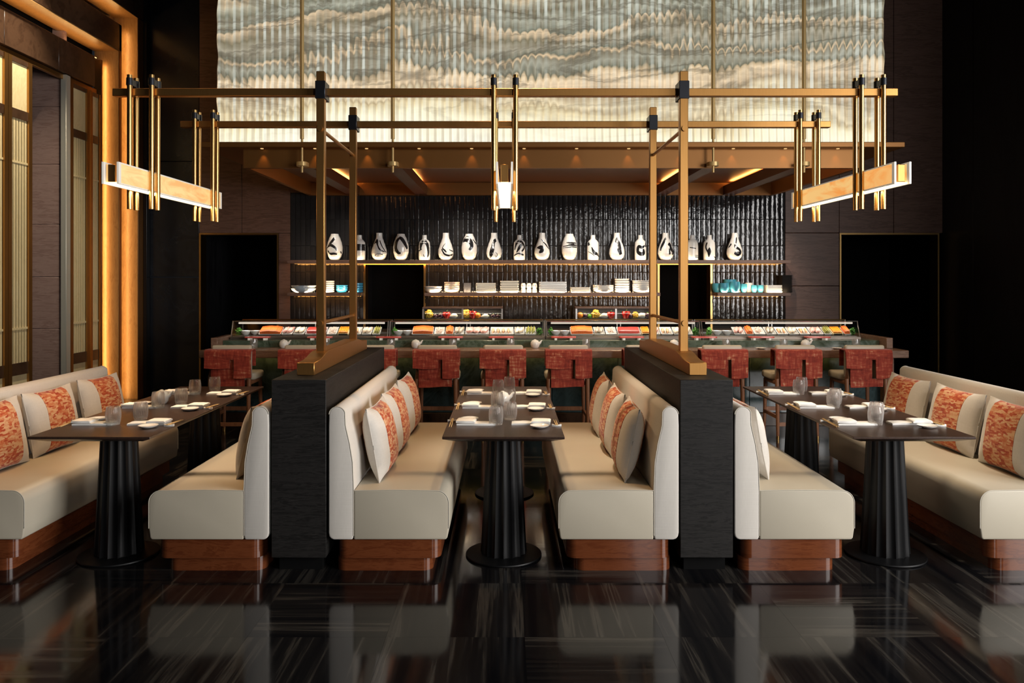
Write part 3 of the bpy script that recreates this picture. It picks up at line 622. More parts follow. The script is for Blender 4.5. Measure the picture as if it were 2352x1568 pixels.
def food(case, X0, X1, kind, i):
    X = (X0 + X1) / 2; hw = (X1 - X0) / 2 - .003; rx = TILT
    wh = f'in the {ORD[case]} glass case'; ix = f'{ORD[i]} along' if i < 10 else f'{["eleventh","twelfth","thirteenth","fourteenth","fifteenth"][i-10]} along'
    rr = random.Random(case * 50 + i)
    if kind == 'parsley':
        mb = MB()
        for _ in range(120):
            a, b = rr.uniform(0, 2 * PI), rr.uniform(.2, 1.0); r0 = min(hw, .05)
            c = Vector((r0 * b * math.cos(a) * .9, r0 * .6 * b * math.sin(a), rr.uniform(.005, .085) * (1.15 - .5 * b))); s = rr.uniform(.008, .015)
            d1 = Vector((rr.uniform(-1, 1), rr.uniform(-1, 1), rr.uniform(-.5, 1))).normalized(); d2 = d1.orthogonal().normalized(); d3 = d1.cross(d2) * .3
            mb.add([c - d1 * s, c + d2 * s * .7 + d3 * s, c + d1 * s, c - d2 * s * .7 + d3 * s], [(0, 1, 2, 3)])
        o = obj('parsley_bunch', mb, M['greens'], None, (X, FY, FZ), recalc=False, kind='stuff'); tag(o, f'curly green parsley bunch {wh}, {ix}', 'herbs'); return
    if kind == 'bowl':
        o = obj('small_bowl', MB().lathe([(.02, 0), (.028, .0), (.05, .025), (.058, .05), (.055, .05), (.046, .026), (.02, .006)], 20), M['porcelain'], None, (X, FY, FZ + .0005)); tag(o, f'small white bowl {wh}, {ix}', 'bowl', 'small bowls in the glass cases'); return
    if kind == 'roebox':
        b = thing('roe_box', f'wooden box of orange sea urchin roe {wh}', 'food box', (X, FY, FZ + .036)); b.rotation_euler = (rx, 0, 0)
        obj('box', B(-hw, hw, -.08, .08, 0, .02), M['ash'], b); obj('label_strip', B(-hw * .8, hw * .8, -.083, -.0802, .002, .018), M['labelblack'], b)
        mb = MB()
        for q in range(5): mb.prism(rrect(-hw * .85 + q * hw * .34, -hw * .85 + (q + .9) * hw * .34, -.07, .07, .008, 2), 'z', .0202, .034)
        obj('roe', mb, M['roe'], b); return
    tr = obj('serving_tray', tray_mesh(hw), M['porcelain'], None, (X, FY, FZ + .036), (rx, 0, 0)); tag(tr, f'small white porcelain tray {wh}, {ix}', 'tray', 'porcelain trays in the glass cases')
    base = Matrix.Translation((X, FY, FZ + .036)) @ Matrix.Rotation(rx, 4, 'X')
    def put(name, mb, mat, label, cat, off=(0, 0, 0), kind_=None, group=None):
        o = obj(name, mb, mat); o.matrix_world = base @ Matrix.Translation(off); tag(o, label, cat, group, kind_); return o
    if kind in NAMES:
        nm, ds, cat = NAMES[kind]; nn = 1 if kind in ('tuna', 'salmon') else 3 if hw > .08 else 2
        for q in range(nn):
            w_ = (hw - .012) * 2 / nn; cx = -hw + .012 + w_ * (q + .5)
            if kind == 'tuna': mb = MB().prism(rrect(-w_ / 2, w_ / 2, -.055, .055, .02, 4), 'z', .0, .034)
            elif kind == 'salmon':
                mb = MB()
                ns = max(3, int(w_ / .022))
                for j in range(ns): mb.prism([(p[0] - w_ / 2 + w_ * (j + .5) / ns, p[1]) for p in rrect(-w_ / ns * .62, w_ / ns * .62, -.066, .066, .006, 2)], 'z', 0, .030 + .012 * math.sin(PI * (j + .5) / ns) + rr.uniform(-.002, .002))
            else: mb = MB().ball((0, 0, .004), (w_ * .50, .070, .021), 12, 8, .3, 2.2, rr.random() * 9).rot(Matrix.Rotation(rr.uniform(-.45, -.2), 4, 'Z'))
            if kind == 'tuna': bm_ = mb.mesh(nm, 0.008, 2)
            else: bm_ = mb.mesh(nm)
            tagx = '' if nn == 1 else [', screen-side piece', ', second piece', ', third piece'][q]
            o = obj(nm, bm_, M[kind]); o.matrix_world = base @ Matrix.Translation((cx, 0, .006 if kind in ('tuna', 'salmon') else .0215)); tag(o, f'{ds} {wh}, {ix}{tagx}', cat, 'fish pieces in the glass cases')
        return
    if kind == 'crab':
        mb = MB()
        for _ in range(60):
            a = rr.uniform(0, PI); L = rr.uniform(.015, .03); c = Vector((rr.uniform(-.8, .8) * (hw - .015), rr.uniform(-.055, .055), 0)); c.z = .008 + .03 * max(0, 1 - (c.x / hw) ** 2) * rr.random()
            d = Vector((math.cos(a), math.sin(a), rr.uniform(-.3, .3))) * L / 2; mb.tube([c - d, c + Vector((0, 0, .004)), c + d], .0035, 5)
        put('shredded_crab', mb, M['crab'], f'heap of shredded crab meat {wh}, {ix}', 'seafood', kind_='stuff'); return
    if kind == 'prawn':
        n_ = max(3, int(hw * 2 / .03))
        for q in range(n_):
            cx = -hw + .014 + (2 * hw - .028) * (q + .5) / n_; mb = MB(); pts = [(0, -.05 + .1 * j / 6, .012 + .016 * math.sin(PI * j / 6)) for j in range(7)]
            mb.tube(pts, [.004, .009, .0115, .012, .0115, .009, .004], 8)
            put('cooked_prawn', mb, M['prawn'] if q % 2 == 0 else M['whitefish'], f'curled cooked prawn {wh}, {ix}, lying {ORD[q]}', 'prawn', (cx, 0, 0), group='prawns in the glass cases')
        return
    if kind == 'asparagus':
        b = thing('asparagus_bundle', f'bundle of green asparagus spears {wh}', 'vegetable'); b.matrix_world = base
        for q in range(9):
            cx = -hw + .012 + (2 * hw - .024) * (q + .5) / 9; z = .012 + .012 * (q % 3)
            obj('spear', MB().tube([(cx, -.055, z), (cx + rr.uniform(-.004, .004), .03, z + .006), (cx, .07, z + .006)], [.0055, .006, .002], 6), M['asparagus'], b)
UN = [[('parsley', 540, 557), ('bowl', 554, 575), ('bowl', 575, 600), ('salmon', 598, 650), ('pinkfish', 651, 676), ('whitefish', 677, 703), ('tuna', 704, 752), ('crab', 753, 777), ('roebox', 778, 804), ('prawn', 806, 832), ('whitefish', 833, 856), ('asparagus', 857, 876)],
      [('parsley', 899, 914), ('bowl', 905, 925), ('bowl', 925, 947), ('salmon', 947, 997), ('crab', 998, 1022), ('salmon', 1023, 1043), ('silverfish', 1044, 1067), ('pinkfish', 1069, 1124), ('prawn', 1126, 1180), ('whitefish', 1181, 1205), ('asparagus', 1206, 1231), ('parsley', 1231, 1247)],
      [('parsley', 1259, 1271), ('bowl', 1266, 1287), ('bowl', 1287, 1308), ('salmon', 1309, 1362), ('silverfish', 1363, 1388), ('crab', 1389, 1415), ('tuna', 1416, 1470), ('roebox', 1471, 1491), ('pinkfish', 1492, 1514), ('prawn', 1515, 1543), ('whitefish', 1544, 1588), ('parsley', 1589, 1605)],
      [('parsley', 1621, 1636), ('bowl', 1635, 1658), ('bowl', 1658, 1681), ('pinkfish', 1682, 1708), ('salmon', 1709, 1727), ('crab', 1728, 1754), ('silverfish', 1755, 1779), ('prawn', 1780, 1805), ('whitefish', 1806, 1830), ('prawn', 1831, 1855), ('pinkfish', 1856, 1886), ('asparagus', 1887, 1905), ('roebox', 1906, 1931), ('salmon', 1932, 1949), ('parsley', 1949, 1966)]]
for c, lst in enumerate(UN):
    for i, (kd, a, b) in enumerate(lst): food(c, sx(a, FY), sx(b, FY), kd, i)
# ---- coral serving boards on the ledge, pots, tumblers and plates on the counter
gm = MB().prism(rrect(-.138, .138, -.055, .055, .03, 4), 'z', .022, .038).mesh('board', .003, 2)
for i, x in enumerate((592, 735, 893, 1035, 1151, 1294, 1450, 1617, 1748, 1877)):
    g = thing('serving_board', f'coral lacquer serving board on the marble ledge, {ORD[i]} from the slatted screens', 'serving board', (sx(x, 8.665), 8.665, LZ + .0005), group='coral boards along the ledge')
    obj('board', gm, M['redlacquer'], g)
    for s_ in (-.085, .085): obj('foot', B(s_ - .012, s_ + .012, -.045, .045, 0, .0215), M['alabrim'], g)
def pot_parts():
    body = MB().lathe([(.02, 0), (.032, .002), (.045, .02), (.05, .042), (.046, .064), (.034, .082), (.016, .09), (.004, .091)], 24)
    sp_ = MB().tube([(.040, 0, .050), (.058, 0, .062), (.066, 0, .078), (.078, 0, .086)], [.016, .012, .008, .005], 10)
    knob = MB().lathe([(.012, .088), (.014, .092), (.006, .096)], 14); dim = MB().lathe([(.010, 0), (.011, .002), (.004, .0025)], 14).rot(Matrix.Rotation(PI / 2, 4, 'X')); dim.v = [(p[0], p[1] - .0485, p[2] + .045) for p in dim.v]
    return [m_.mesh(n_) for n_, m_ in (('body', body), ('spout', sp_), ('lid', knob), ('dimple', dim))]
PM = pot_parts()
for m_ in PM: m_.materials.append(M['porcelain'])
def pot(loc, label, rz=0.0, sc=1.0):
    p = thing('soy_pot', label, 'soy pot', loc, rz, 'white soy pots')
    for n_, m_ in zip(('body', 'spout', 'lid', 'dimple'), PM): obj(n_, m_, None, p).scale = (sc, sc, sc)
    return p
for i, x in enumerate((652, 955, 1229, 1548, 1850)):
    pot((sx(x, 8.47), 8.47, CZ + .0005), f'round white soy pot on the counter, {ORD[i]} from the slatted screens')
def tumbler_mesh(hh=0.105, r=0.042):
    def RR(f): return r * (0.74 + 0.26 * math.sin(PI * (0.12 + 0.72 * f)))
    mb = MB(); n_ = 120; L = 16; vs, fs = [], []
    for k in range(L + 1):
        f = k / L; rr_ = RR(f); amp = .022 if 1 < k < L - 1 else 0.0
        for i in range(n_):
            a = 2 * PI * i / n_; q = rr_ * (1 + amp * math.sin(20 * a + f * 7)); vs.append((q * math.cos(a), q * math.sin(a), hh * f))
    for k in range(L):
        for i in range(n_):
            j = (i + 1) % n_; fs.append((k * n_ + i, k * n_ + j, (k + 1) * n_ + j, (k + 1) * n_ + i))
    b0 = len(vs); L2 = 10
    for k in range(L2 + 1):
        f = 1 - (1 - .12) * k / L2; rr_ = RR(f) - (.0022 if k < L2 else .009)
        for i in range(n_): a = 2 * PI * i / n_; vs.append((rr_ * math.cos(a), rr_ * math.sin(a), hh * f))
    for k in range(L2):
        for i in range(n_):
            j = (i + 1) % n_; fs.append((b0 + k * n_ + i, b0 + k * n_ + j, b0 + (k + 1) * n_ + j, b0 + (k + 1) * n_ + i))
    for i in range(n_): j = (i + 1) % n_; fs.append((L * n_ + i, L * n_ + j, b0 + j, b0 + i))
    fs.append(tuple(range(n_ - 1, -1, -1))); fs.append(tuple(b0 + L2 * n_ + i for i in range(n_)))
    mb.add(vs, fs, True); me = mb.mesh('tumbler'); me.materials.append(M['glass']); return me
TM = tumbler_mesh()
TM2 = TM.copy(); TM2.materials.clear(); TM2.materials.append(M['counterglass'])
def tumbler(loc, label, grp, rz=0.0): return tag(obj('tumbler', TM2 if loc[1] > 8 else TM, None, None, loc, (0, 0, rz)), label, 'glass', grp)
for i, x in enumerate((583, 748, 898, 1040, 1173, 1346, 1500, 1668, 1800, 1966)):
    tumbler((sx(x, 8.40), 8.40, CZ + .0005), f'clear tumbler on the walnut counter, {ORD[i]} from the slatted screens', 'tumblers on the counter')
SM = MB().lathe([(.022, 0), (.026, 0), (.05, .010), (.055, .016), (.052, .016), (.045, .011), (.0, .006)], 28, caps=False).mesh('saucer'); SM.materials.append(M['porcelain'])
for i, x in enumerate((1614, 1748, 1922)):
    o = obj('side_plate', SM, None, None, (sx(x, 8.36), 8.36, CZ + .0005)); tag(o, f'small white plate on the counter, {ORD[i]} of three toward the dark wall', 'plate', 'side plates on the counter')

# ---- vegetable boxes on the worktop
M['pepper'] = plain('red_pepper', (0.55, 0.015, 0.012), 0.2, coat=0.6); M['aubergine'] = plain('aubergine', (0.035, 0.010, 0.028), 0.2, coat=0.6); M['romanesco'] = plain('yellow_floret', (0.62, 0.40, 0.05), 0.5, bump=0.8, bscale=120)
M['daikon'] = plain('white_daikon', (0.82, 0.78, 0.70), 0.4); M['orange'] = plain('orange_peel', (0.80, 0.25, 0.02), 0.4, bump=0.2); M['lime'] = plain('lime_peel', (0.10, 0.30, 0.02), 0.4); M['radish'] = plain('red_radish', (0.35, 0.02, 0.03), 0.3); M['stalk'] = plain('green_stalk', (0.08, 0.18, 0.03), 0.5)
VY_ = 10.20
for bi, (xa, xb, ctr) in enumerate(((970, 1155, 1062), (1322, 1508, 1411))):
    X0, X1 = sx(xa, VY_), sx(xb, VY_); h = (X1 - X0) / 2; z0 = 0.9205; c = thing('vegetable_box', 'glass-fronted vegetable box ' + ('beside the first dark doorway' if bi == 0 else 'nearer the second dark doorway'), 'display case', ((X0 + X1) / 2, VY_, z0))
    zb, zt = sz(738, VY_) - z0, sz(705, VY_) - z0
    obj('plinth', B(-h, h, 0.005, .24, 0, zb), M['void'], c); obj('floor_plate', B(-h, h, 0, .25, zb, zb + .03), M['steel'], c, bevel=.003, seg=1); obj('roof', B(-h, h, 0, .25, zt - .022, zt), M['shelfwood'], c, bevel=.003, seg=1)
    for a in (-h, h - .022, -.011): obj('post', B(a, a + .022, 0, .02, zb + .03, zt - .022), M['steel'], c)
    for a in (-h, h - .012): obj('end_wall', B(a, a + .012, .02, .25, zb + .03, zt - .022), M['steel'], c)
    obj('rear_wall', B(-h + .012, h - .012, .24, .25, zb + .03, zt - .022), M['greyplate'], c); obj('front_pane', B(-h + .02, h - .02, .006, .010, zb + .03, zt - .022), M['pane'], c)
    light('box_glow', 'AREA', ((X0 + X1) / 2, VY_ + .06, z0 + zt - .03), (0, 0, 0), 2.0, WARM, 2 * h - .1, .03)
    FL = z0 + zb + .0305
    L0 = [('romanesco', 985, .048), ('aubergine', 1000, .03), ('aubergine', 1012, .034), ('pepper', 1026, .04), ('daikon', 1042, .032), ('romanesco', 1071, .05), ('pepper', 1085, .046), ('orange', 1097, .034), ('daikon', 1114, .03), ('aubergine', 1133, .03), ('aubergine', 1144, .028)]
    L1 = [('orange', 1332, .036), ('aubergine', 1344, .034), ('lime', 1354, .026), ('romanesco', 1368, .048), ('daikon', 1387, .034), ('pepper', 1403, .04), ('pepper', 1438, .044), ('aubergine', 1448, .032), ('romanesco', 1459, .038), ('daikon', 1473, .036), ('aubergine', 1487, .036)]
    where = 'in the vegetable box by the first doorway' if bi == 0 else 'in the vegetable box by the second doorway'
    cnts = {}
    for kd, x, r in (L0, L1)[bi]:
        r *= 1.22
        X = sx(x, VY_ + .1); q = cnts.get(kd, 0); cnts[kd] = q + 1; Y = VY_ + .10
        nm = {'romanesco': 'romanesco', 'aubergine': 'aubergine', 'pepper': 'bell_pepper', 'daikon': 'daikon', 'orange': 'orange', 'lime': 'lime'}[kd]
        ds = {'romanesco': 'knobbly yellow romanesco', 'aubergine': 'dark purple aubergine', 'pepper': 'glossy red bell pepper', 'daikon': 'plump white daikon', 'orange': 'round orange', 'lime': 'small green lime'}[kd]
        v_ = thing(nm, f'{ds} {where}, {ORD[q]} of its kind', 'fruit' if kd in ('orange', 'lime') else 'vegetable', (X, Y, FL))
        if kd == 'romanesco':
            mb = MB(); rr = random.Random(x)
            mb.ball((0, 0, r), (r * .8, r * .7, r * .95), 12, 8)
            for j in range(46):
                tz = rr.uniform(-.7, 1); a = j * 2.399; s = math.sqrt(1 - tz * tz); mb.ball((r * .8 * s * math.cos(a), r * .7 * s * math.sin(a), r + r * .95 * tz), (r * .22,) * 3, 6, 4)
            obj('head', mb, M[kd], v_)
        elif kd == 'pepper':
            obj('body', MB().lathe([(r * .25, 0), (r * .6, r * .06), (r * .82, r * .6), (r, r * 1.3), (r * .85, r * 1.8), (r * .35, r * 1.85), (.002, r * 1.7)], 24, rf=lambda a, z: 1 + .08 * math.cos(4 * a), caps=True), M['pepper'], v_)
            obj('stem', MB().tube([(0, 0, r * 1.7), (0, 0, r * 2.05), (r * .3, 0, r * 2.3)], [.006, .005, .004], 7), M['stalk'], v_)
        elif kd == 'daikon':
            obj('root', MB().tube([(-r * 1.5, 0, r * .55), (-r * .9, 0, r * .85), (0, 0, r), (r * .8, 0, r * .9), (r * 1.3, 0, r * .8)], [.004, r * .55, r * .85, r * .8, r * .3], 14), M['daikon'], v_); obj('stem', MB().tube([(r * 1.25, 0, r * .8), (r * 1.6, 0, r * .95)], [.006, .004], 6), M['stalk'], v_)
        elif kd == 'aubergine':
            obj('body', MB().ball((0, 0, r * .92), (r * .95, r * .9, r * .92), 14, 9, .12, 2, x), M['aubergine'], v_); obj('cap', MB().lathe([(r * .4, r * 1.7), (r * .2, r * 1.88), (.004, r * 1.95)], 8), M['stalk'], v_)
        else:
            obj('body', MB().ball((0, 0, r), (r, r, r * .97), 14, 9), M[kd], v_); obj('navel', MB().lathe([(.005, r * 1.93), (.003, r * 1.99)], 7), M['stalk'], v_)

# ---- dishes on the lower shelf
DY = YW - 0.135
DID = [0]
def bowl_mesh(r, h, foot=.55, wall=.004, flat=False):
    if flat: pr = [(r * .6, 0), (r * .65, 0), (r * .9, h * .5), (r, h), (r - wall, h), (r * .86, h * .6), (r * .5, h * .35)]
    else: pr = [(r * foot * .8, 0), (r * foot, 0), (r * .86, h * .35), (r * .97, h * .7), (r, h), (r - wall, h), (r * .93, h * .7), (r * .8, h * .4), (r * .3, h * .15)]
    return MB().lathe(pr, 28)
def stack(x0, x1, n, height, mat, kind, ds, where, z=SH2, dy=0.0):
    X = (sx(x0, DY) + sx(x1, DY)) / 2; r = (sx(x1, DY) - sx(x0, DY)) / 2; H = height / F * DY; r = min(r, .19)
    step = H / (n + (0.9 if kind == 'bowl' else 0.0)); ry = min(r, .105)
    if kind == 'bowl': me = bowl_mesh(r, H - step * (n - 1)).mesh('bowl')
    elif kind == 'shallow': me = bowl_mesh(r, min(H, H - step * (n - 1) * .8), flat=True).mesh('bowl'); 
    elif kind == 'cyl': step = H / n; me = MB().lathe([(r * .8, 0), (r * .85, 0), (r * .99, step * .3), (r, step * .96), (r - .004, step * .96), (r * .7, step * .4)], 24).mesh('bowl')
    else: step = H / n; me = MB().prism(rrect(-r * .9, r * .9, -ry * .9, ry * .9, .01, 3), 'z', 0, step * .3).prism(rrect(-r, r, -ry, ry, .01, 3), 'z', step * .3, step * .97).mesh('plate')
    if kind == 'shallow': step = H * .8 / n
    me.materials.append(M[mat])
    for k in range(n):
        nm = 'plate' if kind in ('plate',) else 'dinner_bowl'
        o = obj(nm, me, None, None, (X + R.uniform(-.002, .002), DY + dy, z + .0006 + k * step), None if kind != 'plate' else (0, 0, R.uniform(-.02, .02)))
        lev = 'topmost' if k == n - 1 and n > 1 else 'lowest' if k == 0 and n > 1 else f'{ORD[k]} up' if k < 10 else f'{k + 1}th up'
        if k >= 10: lev = ['eleventh', 'twelfth', 'thirteenth', 'fourteenth', 'fifteenth', 'sixteenth', 'seventeenth', 'eighteenth'][k - 10] + ' up' if k < n - 1 else lev
        tag(o, f'{ds} {where}' + (f', {lev}' if n > 1 else ''), 'plate' if nm == 'plate' else 'bowl', f'stack {where}')
for a in [
    (669, 726, 2, 16, 'embossed', 'shallow', 'wide embossed pale bowl', 'at the shelf end near the first door'), (733, 768, 6, 27, 'porcelain', 'cyl', 'straight white bowl', 'beside the azure bowls'), (772, 799, 3, 17, 'bluebowl', 'bowl', 'azure glazed bowl', 'in the low azure stack'), (806, 834, 4, 22, 'bluebowl', 'cyl', 'straight azure bowl', 'by the first doorway frame'),
    (974, 1016, 2, 14, 'porcelain', 'shallow', 'shallow white bowl', 'at the doorway end of the middle shelf'), (1020, 1056, 5, 24, 'blushbowl', 'bowl', 'blush stoneware bowl', 'on the middle shelf'), (1065, 1082, 9, 22, 'greyplate', 'plate', 'small charcoal plate', 'in the narrow dark stack'), (1094, 1139, 6, 22, 'bonechina', 'plate', 'square cream plate', 'beside the charcoal stack'), (1149, 1191, 5, 27, 'bonechina', 'plate', 'deep cream plate', 'beside the spotted cups'),
    (1238, 1300, 6, 25, 'porcelain', 'plate', 'long white plate', 'in the widest white stack'), (1310, 1354, 4, 12, 'bonechina', 'plate', 'thin cream plate', 'in the lowest stack'), (1361, 1410, 4, 17, 'porcelain', 'shallow', 'shallow white bowl', 'next to the tall straight bowls'), (1412, 1445, 6, 32, 'porcelain', 'cyl', 'straight white bowl', 'in the tallest white stack'), (1452, 1496, 6, 28, 'porcelain', 'bowl', 'large white bowl', 'by the second doorway'),
    (1757, 1791, 7, 17, 'porcelain', 'plate', 'small white plate', 'beside the black plates'), (1792, 1816, 14, 40, 'blackplate', 'plate', 'small black plate', 'at the far shelf end')]:
    stack(*a)
for i, (x0, x1, hh) in enumerate(((1196, 1208, 22), (1209, 1221, 22), (1222, 1234, 22))):
    X = (sx(x0, DY) + sx(x1, DY)) / 2; r = .034; st = .064
    for k in range(2):
        c = thing('tea_cup', f'inverted white tea cup with red spots, {["screen-side", "centre", "dark-wall-side"][i]} column, {["lower", "upper"][k]}', 'cup', (X, DY, SH2 + .0006 + k * st), group='spotted tea cups')
        obj('body', MB().lathe([(r, 0), (r, .02), (r * .9, .048), (r * .6, .0635), (.004, .0638)], 20), M['porcelain'], c)
        for a in (-1.9, -1.3): obj('red_spot', MB().lathe([(.008, 0), (.006, .0012)], 10).rot(Matrix.Translation((r * .985 * math.cos(a), r * .985 * math.sin(a), .025)) @ Matrix.Rotation(a + PI / 2, 4, 'Z') @ Matrix.Rotation(PI / 2, 4, 'X')), M['redlacquer'], c)
for i, (x0, x1, hh, m_, dy, ds) in enumerate(((1636, 1658, 21, 'aqua', .05, 'aqua glass bowl at the doorway end'), (1652, 1674, 22, 'aqua', -.055, 'aqua glass bowl standing in front of the tall one'), (1662, 1692, 30, 'aqua', .065, 'tall aqua glass bowl behind the others'), (1676, 1700, 25, 'aqua', -.055, 'rounded aqua glass bowl, deepest blue'), (1701, 1716, 20, 'aqua', -.03, 'narrow aqua glass cup'),
        (1711, 1729, 22, 'porcelain', .06, 'white cup behind the aqua cups'), (1725, 1739, 17, 'aqua', -.03, 'small aqua cup beside the white cup'), (1739, 1754, 17, 'aqua', -.02, 'small aqua cup nearest the white plates'))):
    Y = DY + dy; X = (sx(x0, Y) + sx(x1, Y)) / 2; r = (sx(x1, Y) - sx(x0, Y)) / 2; hh = hh / F * Y
    o = obj('glass_bowl', MB().lathe([(r * .5, 0), (r * .7, .004), (r * .96, hh * .4), (r, hh * .7), (r * .93, hh), (r * .88, hh), (r * .9, hh * .5), (r * .4, .01)], 24), M[m_], None, (X, Y, SH2 + .0006)); tag(o, ds.replace('nearest', 'next to'), 'bowl', 'aqua bowls on the short shelf')
# ---- painted vases
def pchip(pts, z):
    for (z0, r0), (z1, r1) in zip(pts, pts[1:]):
        if z <= z1:
            f = (z - z0) / (z1 - z0); f = f * f * (3 - 2 * f) * .5 + f * .5; return r0 + (r1 - r0) * f
    return pts[-1][1]
VP = {'egg': (.352, [(0, .045), (.015, .068), (.05, .088), (.11, .104), (.17, .106), (.23, .096), (.29, .076), (.335, .054), (.352, .050)]),
      'pear': (.365, [(0, .042), (.012, .070), (.045, .092), (.09, .104), (.14, .100), (.20, .082), (.26, .060), (.30, .045), (.33, .042), (.365, .042)]),
      'bottle': (.336, [(0, .072), (.006, .076), (.05, .078), (.18, .078), (.235, .074), (.262, .058), (.278, .038), (.29, .032), (.336, .031)])}
def crom(P, n=7):
    P = [P[0]] + list(P) + [P[-1]]; out = []
    for i in range(1, len(P) - 2):
        for k in range(n):
            t_ = k / n; out.append(tuple(0.5 * (2 * b + (c - a) * t_ + (2 * a - 5 * b + 4 * c - d) * t_ ** 2 + (3 * b - a - 3 * c + d) * t_ ** 3) for a, b, c, d in zip(P[i - 1], P[i], P[i + 1], P[i + 2])))
    return out + [tuple(P[-2])]
def stroke(kind, pts):
    Hh, prof = VP[kind]; mb = MB(); S = crom(pts); vs, fs = [], []
    rb = max(r for _, r in prof); fl = []
    for (u, v_, w_) in S: fl.append((rb * math.asin(max(-.97, min(.97, u))), v_ * Hh, max(.0015, w_ * Hh * 1.15)))
    for i, (a, z, w_) in enumerate(fl):
        a0, z0, _ = fl[max(i - 1, 0)]; a1, z1, _ = fl[min(i + 1, len(fl) - 1)]; L = math.hypot(a1 - a0, z1 - z0) or 1; nx, nz = -(z1 - z0) / L, (a1 - a0) / L
        for q in (-1, 0, 1):
            zz = max(.004, min(Hh - .004, z + nz * w_ * q / 2)); th = (a + nx * w_ * q / 2) / rb; rr = pchip(prof, zz) + .0011
            vs.append((rr * math.sin(th), -rr * math.cos(th), zz))
    for i in range(len(fl) - 1):
        for q in range(2): a = i * 3 + q; fs.append((a, a + 1, a + 4, a + 3))
    return mb.add(vs, fs, True)
def ring(kind, v0, w_): return [[(-.97, v0, w_), (0, v0 + .01, w_ * 1.05), (.97, v0, w_)]]
